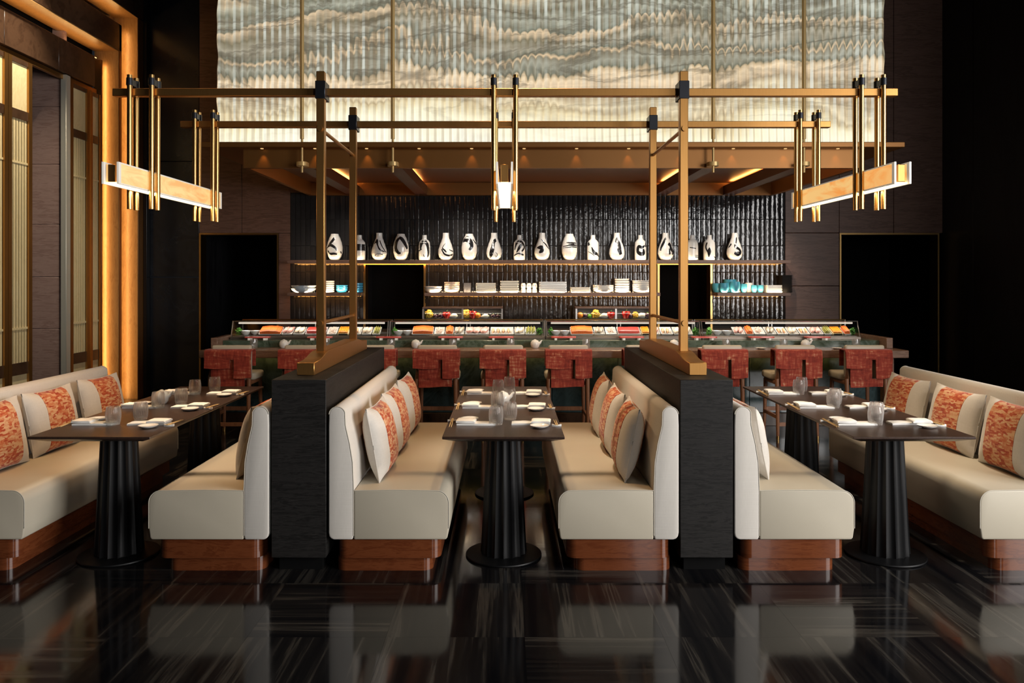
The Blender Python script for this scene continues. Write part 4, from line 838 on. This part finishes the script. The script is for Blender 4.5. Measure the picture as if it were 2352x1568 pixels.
VS = [(769, 'egg', 'swooping loop stroke above a wavy base stroke', [[(-.75, .50, .05), (-.3, .68, .10), (.15, .84, .10)], [(-.9, .45, .03), (-.35, .56, .09), (.25, .46, .07), (.4, .34, .02)], [(-.75, .36, .05), (-.45, .24, .07), (.1, .24, .07), (.5, .22, .04)], [(.85, .33, .05), (.95, .25, .05)]]),
      (826, 'bottle', 'a broad black belt', ring('bottle', .50, .22)),
      (871, 'pear', 'long crossed branch strokes', [[(-.75, .60, .03), (-.35, .70, .13), (-.1, .55, .05), (.25, .38, .05), (.8, .30, .03)], [(.3, .72, .05), (.6, .48, .035), (.95, .28, .03)], [(-.5, .14, .012), (-.1, .22, .015), (.6, .20, .02)]]),
      (921, 'egg', 'a big open ring stroke', [[(-.1, .84, .07), (-.5, .72, .13), (-.55, .45, .12), (-.25, .28, .10), (.1, .26, .05)], [(-.2, .86, .07), (.35, .78, .14), (.7, .58, .12), (.85, .42, .07)]]),
      (975, 'bottle', 'an arched dark stroke like a gateway', [[(-.6, .40, .05), (-.45, .66, .12), (.1, .75, .13), (.6, .60, .12), (.75, .30, .09), (.6, .10, .03)], [(-.9, .36, .04), (-.4, .44, .05)], [(-.1, .22, .02), (.1, .12, .02)]]),
      (1024, 'pear', 'a thin bird-like stroke low down', [[(0, .62, .015), (-.4, .46, .03), (-.1, .36, .05), (.15, .28, .03)], [(-.5, .40, .03), (-.1, .22, .05), (.5, .16, .06), (.95, .20, .06)], [(.5, .38, .02), (.95, .32, .04)]]),
      (1078, 'egg', 'a hooked stroke high on its shoulder', [[(-.9, .72, .10), (-.4, .80, .20), (.2, .70, .17), (.35, .52, .12), (.05, .38, .07)], [(.6, .78, .03), (.95, .62, .06)]]),
      (1135, 'pear', 'a thick bending vertical stroke', [[(.45, .74, .10), (-.05, .66, .13), (-.2, .44, .14), (-.4, .22, .13), (-.6, .08, .06)], [(.2, .28, .015), (.45, .20, .02), (.3, .10, .015), (.15, .18, .012)]]),
      (1193, 'bottle', 'tangled circular strokes', [[(-.8, .40, .04), (-.5, .68, .09), (.3, .74, .09), (.85, .52, .08), (.4, .34, .05)], [(-.5, .30, .03), (.0, .50, .10), (.4, .62, .09)], [(-.9, .18, .05), (-.2, .26, .04), (.7, .20, .06)]]),
      (1245, 'pear', 'a twiggy flowering branch', [[(-.3, .78, .015), (.15, .68, .03), (.6, .56, .05), (.95, .40, .04)], [(.2, .68, .02), (.1, .52, .02), (.0, .40, .02)], [(-.75, .46, .04), (-.2, .46, .14), (.25, .42, .06)], [(-.4, .26, .05), (-.05, .34, .13), (.2, .34, .04)]]),
      (1308, 'egg', 'dry horizontal brush marks', [[(-.9, .52, .02), (-.2, .55, .035), (.4, .56, .06), (.95, .56, .03)], [(-.5, .66, .015), (.2, .65, .05), (.9, .64, .03)], [(-.85, .46, .012), (.2, .49, .03), (.9, .49, .04)], [(-.2, .60, .02), (.6, .60, .03)]]),
      (1362, 'bottle', 'a feathered stroke sweeping low', [[(-.9, .70, .10), (-.75, .58, .09)], [(-.35, .52, .02), (.1, .30, .11), (.6, .24, .09), (.95, .14, .04)], [(-.9, .34, .012), (-.2, .24, .02), (.3, .12, .015)]]),
      (1417, 'pear', 'one thick curved black stroke', [[(-.45, .66, .08), (-.15, .76, .13), (.2, .60, .15), (.2, .36, .14), (.4, .20, .09)]]),
      (1471, 'bottle', 'a rounded closed loop', [[(.6, .58, .04), (.1, .50, .09), (-.45, .54, .10), (-.6, .34, .11), (-.1, .24, .13), (.4, .28, .12), (.35, .44, .05)], [(.85, .72, .05), (.75, .52, .07)]]),
      (1529, 'pear', 'a pair of comma strokes', [[(-.1, .80, .07), (-.4, .74, .11), (-.75, .52, .11), (-.8, .34, .05)], [(.2, .54, .06), (.55, .58, .11), (.6, .40, .12), (.85, .30, .12), (.7, .20, .06)], [(.3, .42, .03), (.35, .20, .06)]]),
      (1590, 'bottle', 'small marks near its foot', [[(-.6, .5, .03), (.4, .46, .03)], [(.3, .12, .03), (.9, .12, .03)], [(.3, .18, .015), (.9, .18, .015)]]),
      (1629, 'bottle', 'slim flame-shaped strokes', [[(-.6, .70, .05), (-.75, .50, .06), (-.4, .28, .03)], [(-.2, .50, .02), (-.25, .34, .13), (-.3, .12, .02)], [(.6, .14, .02), (.95, .09, .05)]]),
      (1687, 'pear', 'a flowing S stroke with a heavy tail', [[(.35, .84, .07), (-.05, .62, .07), (-.15, .48, .09), (.35, .40, .08), (.55, .28, .09), (.2, .22, .14), (-.3, .26, .07)], [(-.75, .60, .06), (-.95, .46, .05)]])]
VMESH = {}
for kd, (Hh, prof) in VP.items():
    m_ = MB().lathe([(pchip(prof, Hh * k / 40), Hh * k / 40) for k in range(41)] + [(prof[-1][1] - .006, Hh), (prof[-1][1] - .008, Hh - .05)], 36).mesh('body'); m_.materials.append(M['porcelain']); VMESH[kd] = m_
for x, kd, ds, strokes in VS:
    Y = YW - .15; v_ = thing('painted_vase', f'white {dict(egg="egg-shaped", pear="pear-shaped", bottle="bottle-shaped")[kd]} vase with {ds}', 'vase', (sx(x, Y), Y, SH1 + .0006), group='painted vases on the long shelf')
    obj('body', VMESH[kd], None, v_)
    for s_ in strokes: obj('brush_stroke', stroke(kd, s_), M['ink'], v_, recalc=False)
# bare area lights at the shelf fronts: vase up-light, plus added fill for dishes
light('vase_uplight', 'AREA', (0.43, YW - 0.235, SH1 + .004), (PI - 0.25, 0, 0), 7, (1.0, 0.72, 0.42), 6.5, 0.012)
light('dish_uplight', 'AREA', (0.48, YW - 0.238, SH2 + .004), (PI - 0.3, 0, 0), 14.0, (1.0, 0.72, 0.42), 3.0, 0.012); light('dish_uplight', 'AREA', (-2.45, YW - 0.238, SH2 + .004), (PI - 0.3, 0, 0), 4.0, (1.0, 0.72, 0.42), .9, 0.012); light('dish_uplight', 'AREA', (3.3, YW - 0.238, SH2 + .004), (PI - 0.3, 0, 0), 4.0, (1.0, 0.72, 0.42), .9, 0.012)
# ================================================================== bar stools
def make_stool():
    s = thing('bar_stool', '', 'stool', group='red-wrapped stools along the counter')
    for sx_ in (-1, 1):
        l = obj('leg', MB().tube([(sx_ * .198, -.225, .012), (sx_ * .192, -.19, .60), (sx_ * .190, -.20, .86)], [.015, .023, .019], 12), M['walnutleg'], s); obj('foot_cap', MB().lathe([(.0155, 0), (.0165, .035)], 12, (sx_ * .198, -.225, 0)), M['palebrass'], l)
        l = obj('leg', MB().tube([(sx_ * .195, .20, .012), (sx_ * .185, .185, .56)], [.015, .021], 12), M['walnutleg'], s); obj('foot_cap', MB().lathe([(.0155, 0), (.0165, .035)], 12, (sx_ * .195, .20, 0)), M['palebrass'], l)
        obj('side_stretcher', B(sx_ * .194 - .010, sx_ * .194 + .010, -.20, .19, .20, .235), M['walnutleg'], s)
    obj('footrest', B(-.19, .19, .185, .21, .22, .26), M['walnutleg'], s); obj('rear_stretcher', B(-.19, .19, -.222, -.20, .13, .165), M['walnutleg'], s)
    obj('seat_frame', B(-.20, .20, -.17, .20, .535, .572), M['walnutleg'], s, bevel=.006)
    obj('seat', MB().prism(rrect(-.225, .225, -.10, .225, .05, 5), 'z', .573, .648), M['leather'], s, bevel=.022, seg=3)
    obj('backrest', MB().prism(rrect(-.195, .205, -.165, -.105, .025, 4), 'z', .60, .932), M['leather'], s, bevel=.02, seg=3)
    def cloth(x0, x1, z0, z1, y, th=.012, seed=0):
        rr = random.Random(seed); nx, nz = 8, 6; vs, fs = [], []
        for side in (0, 1):
            for k in range(nz + 1):
                for i in range(nx + 1):
                    u, v_ = i / nx, k / nz; X, Z = x0 + (x1 - x0) * u, z0 + (z1 - z0) * v_
                    if k == 0: Z += .004 * math.sin(5 * u + seed)
                    yy = y - .010 * (1 - v_) * math.sin(PI * (u * 1.1 + .1 * seed)) + .003 * mnoise.noise(Vector((X * 14, Z * 14, seed)))
                    vs.append((X, yy + side * th, Z))
        N = (nx + 1) * (nz + 1)
        for k in range(nz):
            for i in range(nx):
                a = k * (nx + 1) + i; fs.append((a, a + 1, a + nx + 2, a + nx + 1)); fs.append((N + a, N + a + nx + 1, N + a + nx + 2, N + a + 1))
        ring = [i for i in range(nx + 1)] + [k * (nx + 1) + nx for k in range(1, nz + 1)] + [nz * (nx + 1) + i for i in range(nx - 1, -1, -1)] + [k * (nx + 1) for k in range(nz - 1, 0, -1)]
        for q in range(len(ring)): a, b = ring[q], ring[(q + 1) % len(ring)]; fs.append((a, b, N + b, N + a))
        return MB().add(vs, fs, True)
    obj('lower_wrap', cloth(-.172, .046, .60, .80, -.226, .012, 1), M['redcloth'], s); obj('lower_band', cloth(-.172, .158, .52, .604, -.226, .012, 4), M['redcloth'], s)
    obj('short_flap', cloth(-.228, .022, .708, .83, -.262, .014, 2), M['redcloth'], s); obj('long_flap', cloth(.066, .234, .612, .83, -.262, .014, 3), M['redcloth'], s)
    obj('top_wrap', MB().prism([(-.262, .795), (-.262, .86), (-.252, .888), (-.23, .896), (-.12, .896), (-.098, .884), (-.095, .72), (-.104, .72), (-.107, .875), (-.12, .884), (-.20, .884), (-.232, .87), (-.246, .80)], 'x', -.232, .234), M['redcloth'], s, bevel=.004, seg=2)
    return s
ST0 = make_stool()
for i, x in enumerate((523, 692, 855, 1001, 1154.5, 1306, 1486, 1664, 1834, 1995)):
    s = ST0 if i == 0 else copy_tree(ST0)
    s.location = (sx(x, 7.79), 8.035, 0); s['label'] = f'walnut bar stool with rust-red wrapped back, {ORD[i]} along from the slatted screens'

# ================================================================== banquettes, dividers, cushions
BY0, BL = 4.27, 2.0
def arc(cx, cz, r, a0, a1, n=7): return [(cx + r * math.cos(a0 + (a1 - a0) * i / n), cz + r * math.sin(a0 + (a1 - a0) * i / n)) for i in range(n + 1)]
seatP = [(.138, .178), (.640, .178), (.648, .19), (.655, .24)] + arc(.588, .379, .067, 0, PI / 2) + [(.36, .449), (.138, .446)]
backP = [(.030, .178), (.131, .178), (.1365, .2), (.1365, .446), (.131, .60), (.115, .70), (.092, .80)] + arc(.047, .858, .045, .35, PI - .1, 9) + [(.0, .80), (0, .215), (.004, .196), (.014, .183)]
def plinth(x0, x1, z0, z1, y0, y1): return MB().prism(rrect(x0, x1, y0, y1, .055, 6), 'z', z0, z1, True)
def bench(outer, s, label):
    b = thing('banquette', label, 'bench', (outer, BY0, 0), group='banquettes of the dining booths')
    fx = lambda mb: mb.rot(Matrix.Scale(s, 4, (1, 0, 0)))
    st = obj('seat', fx(MB().prism(seatP, 'y', 0, BL, True)), M['leather'], b, bevel=.008, seg=3); bk = obj('backrest', fx(MB().prism(backP, 'y', 0, BL, True)), M['linen'], b, bevel=.008, seg=3)
    for y in (.002, BL - .002):
        obj('piping', fx(MB().tube([(p[0], y, p[1]) for p in seatP[3:]], .0026, 6)), M['piping'], st); obj('piping', fx(MB().tube([(p[0], y, p[1]) for p in backP[2:17]], .0026, 6)), M['piping'], bk)
    obj('upper_plinth', fx(plinth(.045, .610, .074, .1775, .012, BL - .012)), M['cherry'], b, recalc=True); obj('lower_plinth', fx(plinth(.035, .565, 0, .0735, .03, BL - .03)), M['cherry'], b)
    return b
BN = [(-3.285, 1, 'pale banquette backing on to the slatted screens'), (-1.297, -1, 'beige banquette facing the screens, backed on the first black divider'), (-.972, 1, 'beige banquette beside the middle table, backed on the first black divider'),
      (.938, -1, 'beige banquette beside the middle table, backed on the second black divider'), (1.240, 1, 'beige banquette facing the dark wall, backed on the second black divider'), (3.235, -1, 'pale banquette along the dark wall')]
for o_, s_, l_ in BN: bench(o_, s_, l_)
for (x0, x1, l_) in ((-1.283, -.985, 'black oak booth divider nearer the slatted screens'), (.945, 1.233, 'black oak booth divider nearer the dark wall')):
    d = thing('booth_divider', l_, 'divider', ((x0 + x1) / 2, BY0, 0)); h = (x1 - x0) / 2
    obj('carcass', B(-h, h, 0, 2.03, .08, 1.05), M['blackoak'], d, bevel=.003, seg=1); obj('toe_kick', B(-h + .03, h - .03, .05, 1.98, 0, .0795), M['void'], d)
def pillow_mesh():
    W, H, T = .54, .42, .15; nu, nv = 24, 18
    def P(u, v_, sd, off=0.0):
        x = W / 2 * u * (1 - .055 * (1 - v_ * v_)); z = H / 2 * v_ * (1 - .075 * (1 - u * u))
        t_ = T / 2 * ((1 - abs(u) ** 2.6) * (1 - abs(v_) ** 2.6)) ** .55 + .004 + off
        t_ *= 1 + .05 * mnoise.noise(Vector((u * 2.3, v_ * 2.3, sd * 3)))
        return (x, sd * t_, z + H / 2)
    def build(u0, u1, off):
        mb = MB(); vs, fs = [], []
        for sd in (-1, 1):
            for k in range(nv + 1):
                for i in range(nu + 1): vs.append(P(u0 + (u1 - u0) * i / nu, 2 * k / nv - 1, sd, off))
        N = (nu + 1) * (nv + 1)
        for k in range(nv):
            for i in range(nu):
                a = k * (nu + 1) + i; fs.append((a, a + 1, a + nu + 2, a + nu + 1)); fs.append((N + a, N + a + nu + 1, N + a + nu + 2, N + a + 1))
        rg = [i for i in range(nu + 1)] + [k * (nu + 1) + nu for k in range(1, nv + 1)] + [nv * (nu + 1) + i for i in range(nu - 1, -1, -1)] + [k * (nu + 1) for k in range(nv - 1, 0, -1)]
        for q in range(len(rg)): a, b = rg[q], rg[(q + 1) % len(rg)]; fs.append((a, b, N + b, N + a))
        return mb.add(vs, fs, True)
    seam = [P(2 * i / 20 - 1, -1, 0.001) for i in range(21)] + [P(1, 2 * i / 16 - 1, .001) for i in range(1, 17)] + [P(1 - 2 * i / 20, 1, .001) for i in range(1, 21)] + [P(-1, 1 - 2 * i / 16, .001) for i in range(1, 17)]
    return [build(-1, 1, 0).mesh('cover'), build(-.56, .56, .0025).mesh('patterned_band'), MB().tube(seam, .0032, 6).mesh('seam')]
PMS = pillow_mesh()
for m_, k in zip(PMS, ('linen', 'jacquard', 'linen')): m_.materials.append(M[k])
def pillow(outer, s, yn, label, k=0):
    """s: which way the back leans; the cushion's width runs along the bench"""
    p = thing('cushion', label, 'cushion', group='orange-banded cushions'); rr = random.Random(label)
    lean = .20 + rr.uniform(-.02, .02)
    # local X along +Y, local -Y towards the seat front, tilted back
    Mx = Matrix.Translation((outer + s * .258, yn + .27, .4475)) @ Matrix.Rotation(PI / 2 * s + rr.uniform(-.05, .05), 4, 'Z') @ Matrix.Rotation(-lean, 4, 'X') @ Matrix.Rotation(rr.uniform(-.015, .015), 4, 'Y')
    p.matrix_world = Mx
    for n_, m_ in zip(('cover', 'patterned_band', 'seam'), PMS): obj(n_, m_, None, p)
    return p
PY = (4.42, 5.02, 5.68); PN = ('front', 'centre', 'bar-end')
for o_, s_, ds, ys in ((-3.285, 1, 'on the banquette by the slatted screens', PY), (-.972, 1, 'on the middle seat backing the first divider', PY), (.938, -1, 'on the middle seat backing the second divider', PY), (3.235, -1, 'on the banquette along the dark wall', PY),
                       (-1.297, -1, 'alone on the banquette facing the screens', PY[:1]), (1.240, 1, 'alone on the banquette facing the dark wall', PY[:1])):
    for k, y in enumerate(ys): pillow(o_, s_, y + (.08 if len(ys) == 1 else 0), f'orange-banded linen cushion {ds}' + (f', {PN[k]} one' if len(ys) > 1 else ''), k)

# ================================================================== brass light frame standing on the dividers
fr = thing('brass_light_frame', 'brass post-and-beam frame on the dividers carrying three alabaster lamps', 'light fixture', (0, 4.46, 1.0505))
FY1, FY2 = 4.835 - 4.46, 5.845 - 4.46
PXs = (-1.145, 1.089)
for x in PXs:
    bp = [(0, 0), (0, .072), (.13, .075), (.20, .083), (.29, .100), (.36, .108), (1.30, .108), (1.37, .100), (1.46, .083), (1.53, .075), (1.68, .072), (1.68, 0)]
    obj('base', MB().prism(bp, 'x', x - .05, x + .05), M['brass'], fr, bevel=.003, seg=1)
    for y in (FY1, FY2):
        p = obj('post', B(x - .025, x + .025, y - .025, y + .025, .10, 1.825), M['brass'], fr, bevel=.003, seg=1)
        obj('clamp', B(x - .031, x + .031, y - .031, y + .088, 1.655, 1.765), M['clamp'], p, bevel=.003, seg=1)
    for z in (.277, 1.47):
        r_ = obj('tie_rod', MB().tube([(x, FY1 - .034, z), (x, FY2 + .034, z)], .0115, 12), M['brass'], fr)
        for y in (FY1 - .034, FY2 + .034): obj('rod_cap', MB().tube([(x, y - .008, z), (x, y + .008, z)], .017, 12), M['brass'], r_)
for y in (FY1 + .055, FY2 + .055):
    obj('crossbar', B(-2.45, 2.43, y - .025, y + .025, 1.685, 1.732), M['brass'], fr, bevel=.003, seg=1)
for x in (-2.265, -.013, 2.262):
    lp = obj('lamp', B(x - .022, x + .022, .03, 1.62, 1.105, 1.205), M['brass'], fr, bevel=.003, seg=1)
    for s_ in (-1, 1):
        obj('alabaster_panel', B(x + s_ * .043 - .004, x + s_ * .043 + .004, .045, 1.605, 1.10, 1.21), M['alabaster'], lp)
        obj('panel_rim', MB().box(x + s_ * .043 - .0055, x + s_ * .043 + .0055, .015, .0448, 1.092, 1.218).box(x + s_ * .043 - .0055, x + s_ * .043 + .0055, 1.6052, 1.635, 1.092, 1.218).box(x + s_ * .043 - .0055, x + s_ * .043 + .0055, .0448, 1.6052, 1.2102, 1.218).box(x + s_ * .043 - .0055, x + s_ * .043 + .0055, .0448, 1.6052, 1.092, 1.0998), M['alabrim'], lp)
    obj('diffuser', B(x - .038, x + .038, .04, 1.61, 1.096, 1.1035), M['diffuser'], lp)
    for yb in (FY1 + .055, FY2 + .055):
        for s_ in (-1, 1):
            for d in (-.043, .043):
                tb = obj('hanging_tube', MB().tube([(x + s_ * .068, yb + d, .98), (x + s_ * .068, yb + d, 1.81)], .0155, 14), M['palebrass'], fr)
                obj('collar', MB().lathe([(.0195, 0), (.0195, .045)], 14, (x + s_ * .068, yb + d, 1.745)), M['clamp'], tb)
            obj('collar_link', B(x + s_ * .068 - .012, x + s_ * .068 + .012, yb - .025, yb + .025, 1.748, 1.785), M['clamp'], fr)
    light('lamp_glow', 'AREA', (x, 4.46 + .82, 1.0505 + 1.092), (0, 0, 0), 7, (1.0, 0.70, 0.38), .06, 1.5)

# ================================================================== tables and place settings
TXs = (-2.25, -.018, 2.195); TNM = ('table by the slatted screens', 'middle table', 'table by the dark wall')
TY0, TL, TWd = 4.215, 1.975, .33
def make_table():
    t_ = thing('dining_table', '', 'table', group='dining tables of the booths')
    prof = [(-TWd, .742), (-TWd, .75), (TWd, .75), (TWd, .742), (TWd - .05, .716), (-TWd + .05, .716)]
    vs = [(x, y, z) for x, y, z in ((-TWd, 0, .75), (TWd, 0, .75), (TWd, TL, .75), (-TWd, TL, .75), (-TWd, 0, .737), (TWd, 0, .737), (TWd, TL, .737), (-TWd, TL, .737), (-TWd + .07, .07, .712), (TWd - .07, .07, .712), (TWd - .07, TL - .07, .712), (-TWd + .07, TL - .07, .712))]
    obj('tabletop', MB().add(vs, [(0, 1, 2, 3), (0, 4, 5, 1), (1, 5, 6, 2), (2, 6, 7, 3), (3, 7, 4, 0), (4, 8, 9, 5), (5, 9, 10, 6), (6, 10, 11, 7), (7, 11, 8, 4), (8, 11, 10, 9)]), M['tabletop'], t_, bevel=.0015, seg=1)
    pp = [(.134 - .036 * (k / 10) ** .9, .02 + .692 * k / 10) for k in range(11)]
    pm = MB().lathe(pp, 112, rf=lambda a, z: 1 - .085 * abs(math.sin(8 * a)) ** .8).mesh('pedestal'); bmh = MB().lathe([(.215, 0), (.22, .006), (.218, .012), (.15, .020), (.12, .021)], 48).mesh('base_disc')
    for y in (.335, 1.63):
        p = obj('pedestal', pm, M['pedestal'], t_, (0, y, 0)); obj('base_disc', bmh, M['pedestal'], p)
    return t_
TB0 = make_table()
def nap_meshes():
    def soft_slab(x0, x1, y0, y1, z0, z1, seed):
        n1, n2 = 14, 6; vs, fs = [], []
        for lv in (1, 0):
            for k in range(n2 + 1):
                for i in range(n1 + 1):
                    u, v_ = i / n1, k / n2; X, Y = x0 + (x1 - x0) * u, y0 + (y1 - y0) * v_
                    e = 1 - .22 * (abs(2 * v_ - 1) ** 8) - .25 * (abs(2 * u - 1) ** 14)
                    vs.append((X, Y + .0025 * math.sin(6 * u + seed), z0 + ((z1 - z0) * e + .0018 * mnoise.noise(Vector((X * 30, Y * 30, seed)))) * lv))
        N = (n1 + 1) * (n2 + 1)
        for k in range(n2):
            for i in range(n1):
                a = k * (n1 + 1) + i; fs.append((a, a + 1, a + n1 + 2, a + n1 + 1)); fs.append((N + a, N + a + n1 + 1, N + a + n1 + 2, N + a + 1))
        rg = [i for i in range(n1 + 1)] + [k * (n1 + 1) + n1 for k in range(1, n2 + 1)] + [n2 * (n1 + 1) + i for i in range(n1 - 1, -1, -1)] + [k * (n1 + 1) for k in range(n2 - 1, 0, -1)]
        for q in range(len(rg)): a, b = rg[q], rg[(q + 1) % len(rg)]; fs.append((a, b, N + b, N + a))
        return MB().add(vs, fs, True)
    out = [soft_slab(0, .225, -.042, .042, 0, .014, 1).mesh('lower_fold'), soft_slab(-.002, .108, -.046, .056, .0142, .030, 2).rot(Matrix.Translation((.05, 0, 0)) @ Matrix.Rotation(-.06, 4, 'Z') @ Matrix.Translation((-.05, 0, 0))).mesh('upper_fold')]
    for m_ in out: m_.materials.append(M['napkin'])
    return out
NAPM = nap_meshes()
def napkin(loc, rz, label):
    n_ = thing('napkin', label, 'napkin', loc, rz, 'folded napkins')
    for nm, m_ in zip(('lower_fold', 'upper_fold'), NAPM): obj(nm, m_, None, n_)
STK = MB().tube([(0, -.105, 0), (0, .105, 0)], [.0022, .0038], 7).mesh('chopstick'); STK.materials.append(M['bamboo'])
RST = MB().prism([(-.028, 0), (.028, 0), (.028, .014), (.012, .010), (-.012, .010), (-.028, .014)], 'y', -.009, .009).mesh('chopstick_rest', .002, 2); RST.materials.append(M['porcelain'])
ROWS = (.37, .96, 1.57); RN = ('front', 'centre', 'bar-end')
for ti, tx in enumerate(TXs):
    t_ = TB0 if ti == 0 else copy_tree(TB0)
    t_.location = (tx, TY0, 0); t_['label'] = ('long dark oak table by the slatted screens on fluted black pedestals', 'long dark oak table in the middle booth on fluted black pedestals', 'long dark oak table by the dark wall on fluted black pedestals')[ti]
    zt = .7505; tn = TNM[ti]
    for ri, ry in enumerate(ROWS):
        for side in (-1, 1):
            sd = 'screen side' if side < 0 else 'dark-wall side'; tail = f'{RN[ri]} row, {sd} of the {tn}'
            rr = random.Random(ti * 100 + ri * 10 + side); a = 0 if side < 0 else PI
            def L(x, y): return (tx + (x if side < 0 else -x), TY0 + ry + (y if side < 0 else -y), zt)
            napkin(L(-.272, rr.uniform(-.008, .008)), a + rr.uniform(-.05, .05), f'folded white napkin, {tail}')
            tag(obj('saucer', SM, None, None, L(-.205, .115), (0, 0, 0)), f'small white sauce dish, {tail}', 'dish', 'sauce dishes')
            tag(obj('chopstick_rest', RST, None, None, L(-.305, .07), (0, 0, a)), f'white chopstick rest, {tail}', 'chopstick rest', 'chopstick rests')
            for q in (-1, 1):
                p0 = L(-.305 + q * .0048, -.005 + .0); o = obj('chopstick', STK, None, None, (p0[0], p0[1], zt + .0090), (math.radians(2.4) , 0, a + q * .012)); tag(o, f'{"inner" if q > 0 else "outer"} bamboo chopstick, {tail}', 'chopstick', 'bamboo chopsticks')
        if True:
            tumbler((tx - .045, TY0 + ry - .015, zt), f'ribbed glass tumbler nearer the screens, {RN[ri]} row of the {tn}', 'tumblers on the tables', ri * .7)
            tumbler((tx + .038, TY0 + ry + .15, zt), f'ribbed glass tumbler nearer the dark wall, {RN[ri]} row of the {tn}', 'tumblers on the tables', ri * .4 + 1)
    if ti < 2: pot((tx + (-.01 if ti else -.10), TY0 + ROWS[1] + .10 + (0 if ti else .06), zt), f'round white soy pot on the {tn}')

WARM2 = (1.0, .56, .26); TABLE = (1.0, .84, .66)
# ================================================================== ceiling spots above the booths, plus one added to brighten the screens
for (x, y, e, col, nm_) in ((-2.25, 5.21, 680, TABLE, 'place settings by the slatted screens'), (-.02, 5.21, 640, TABLE, 'place settings of the middle table'), (2.2, 5.21, 580, TABLE, 'place settings by the dark wall'), (-2.25, 5.2, 420, WARM2, 'table by the slatted screens'), (-.02, 5.2, 300, WARM2, 'middle table'), (2.2, 5.2, 300, (1.0, .8, .6), 'table by the dark wall'), (-4.15, 8.3, 700, (1.0, .88, .68), 'slatted screens, added to brighten them'), (-2.2, 6.5, 230, WARM, 'screen end of the stools'), (-.3, 6.5, 230, WARM, 'middle of the stools'), (1.7, 6.5, 230, WARM, 'dark-wall end of the stools'), (3.2, 6.5, 220, WARM, 'last of the stools')):
    x += .0 if col != TABLE else .22
    d = thing('ceiling_spot', f'recessed ceiling spotlight above the {nm_}', 'spotlight', (x, y, 5.55), group='recessed ceiling spots')
    obj('trim_ring', MB().lathe([(.06, 0), (.075, 0), (.075, .049), (.06, .049)], 20), M['clamp'], d); obj('lens', MB().lathe([(.058, .012), (.058, .02)], 20), M['downlamp'], d)
    light('ceiling_spot_beam', 'SPOT', (x, y, 5.54), ((0, math.radians(24), 0) if x < -4 else (math.radians(13) if y > 6 else 0, 0, 0)), e, col, spot=60 if x < -4 else 22 if col == TABLE else 40 if y < 6 else 34, blend=0.8, soft=0.06)
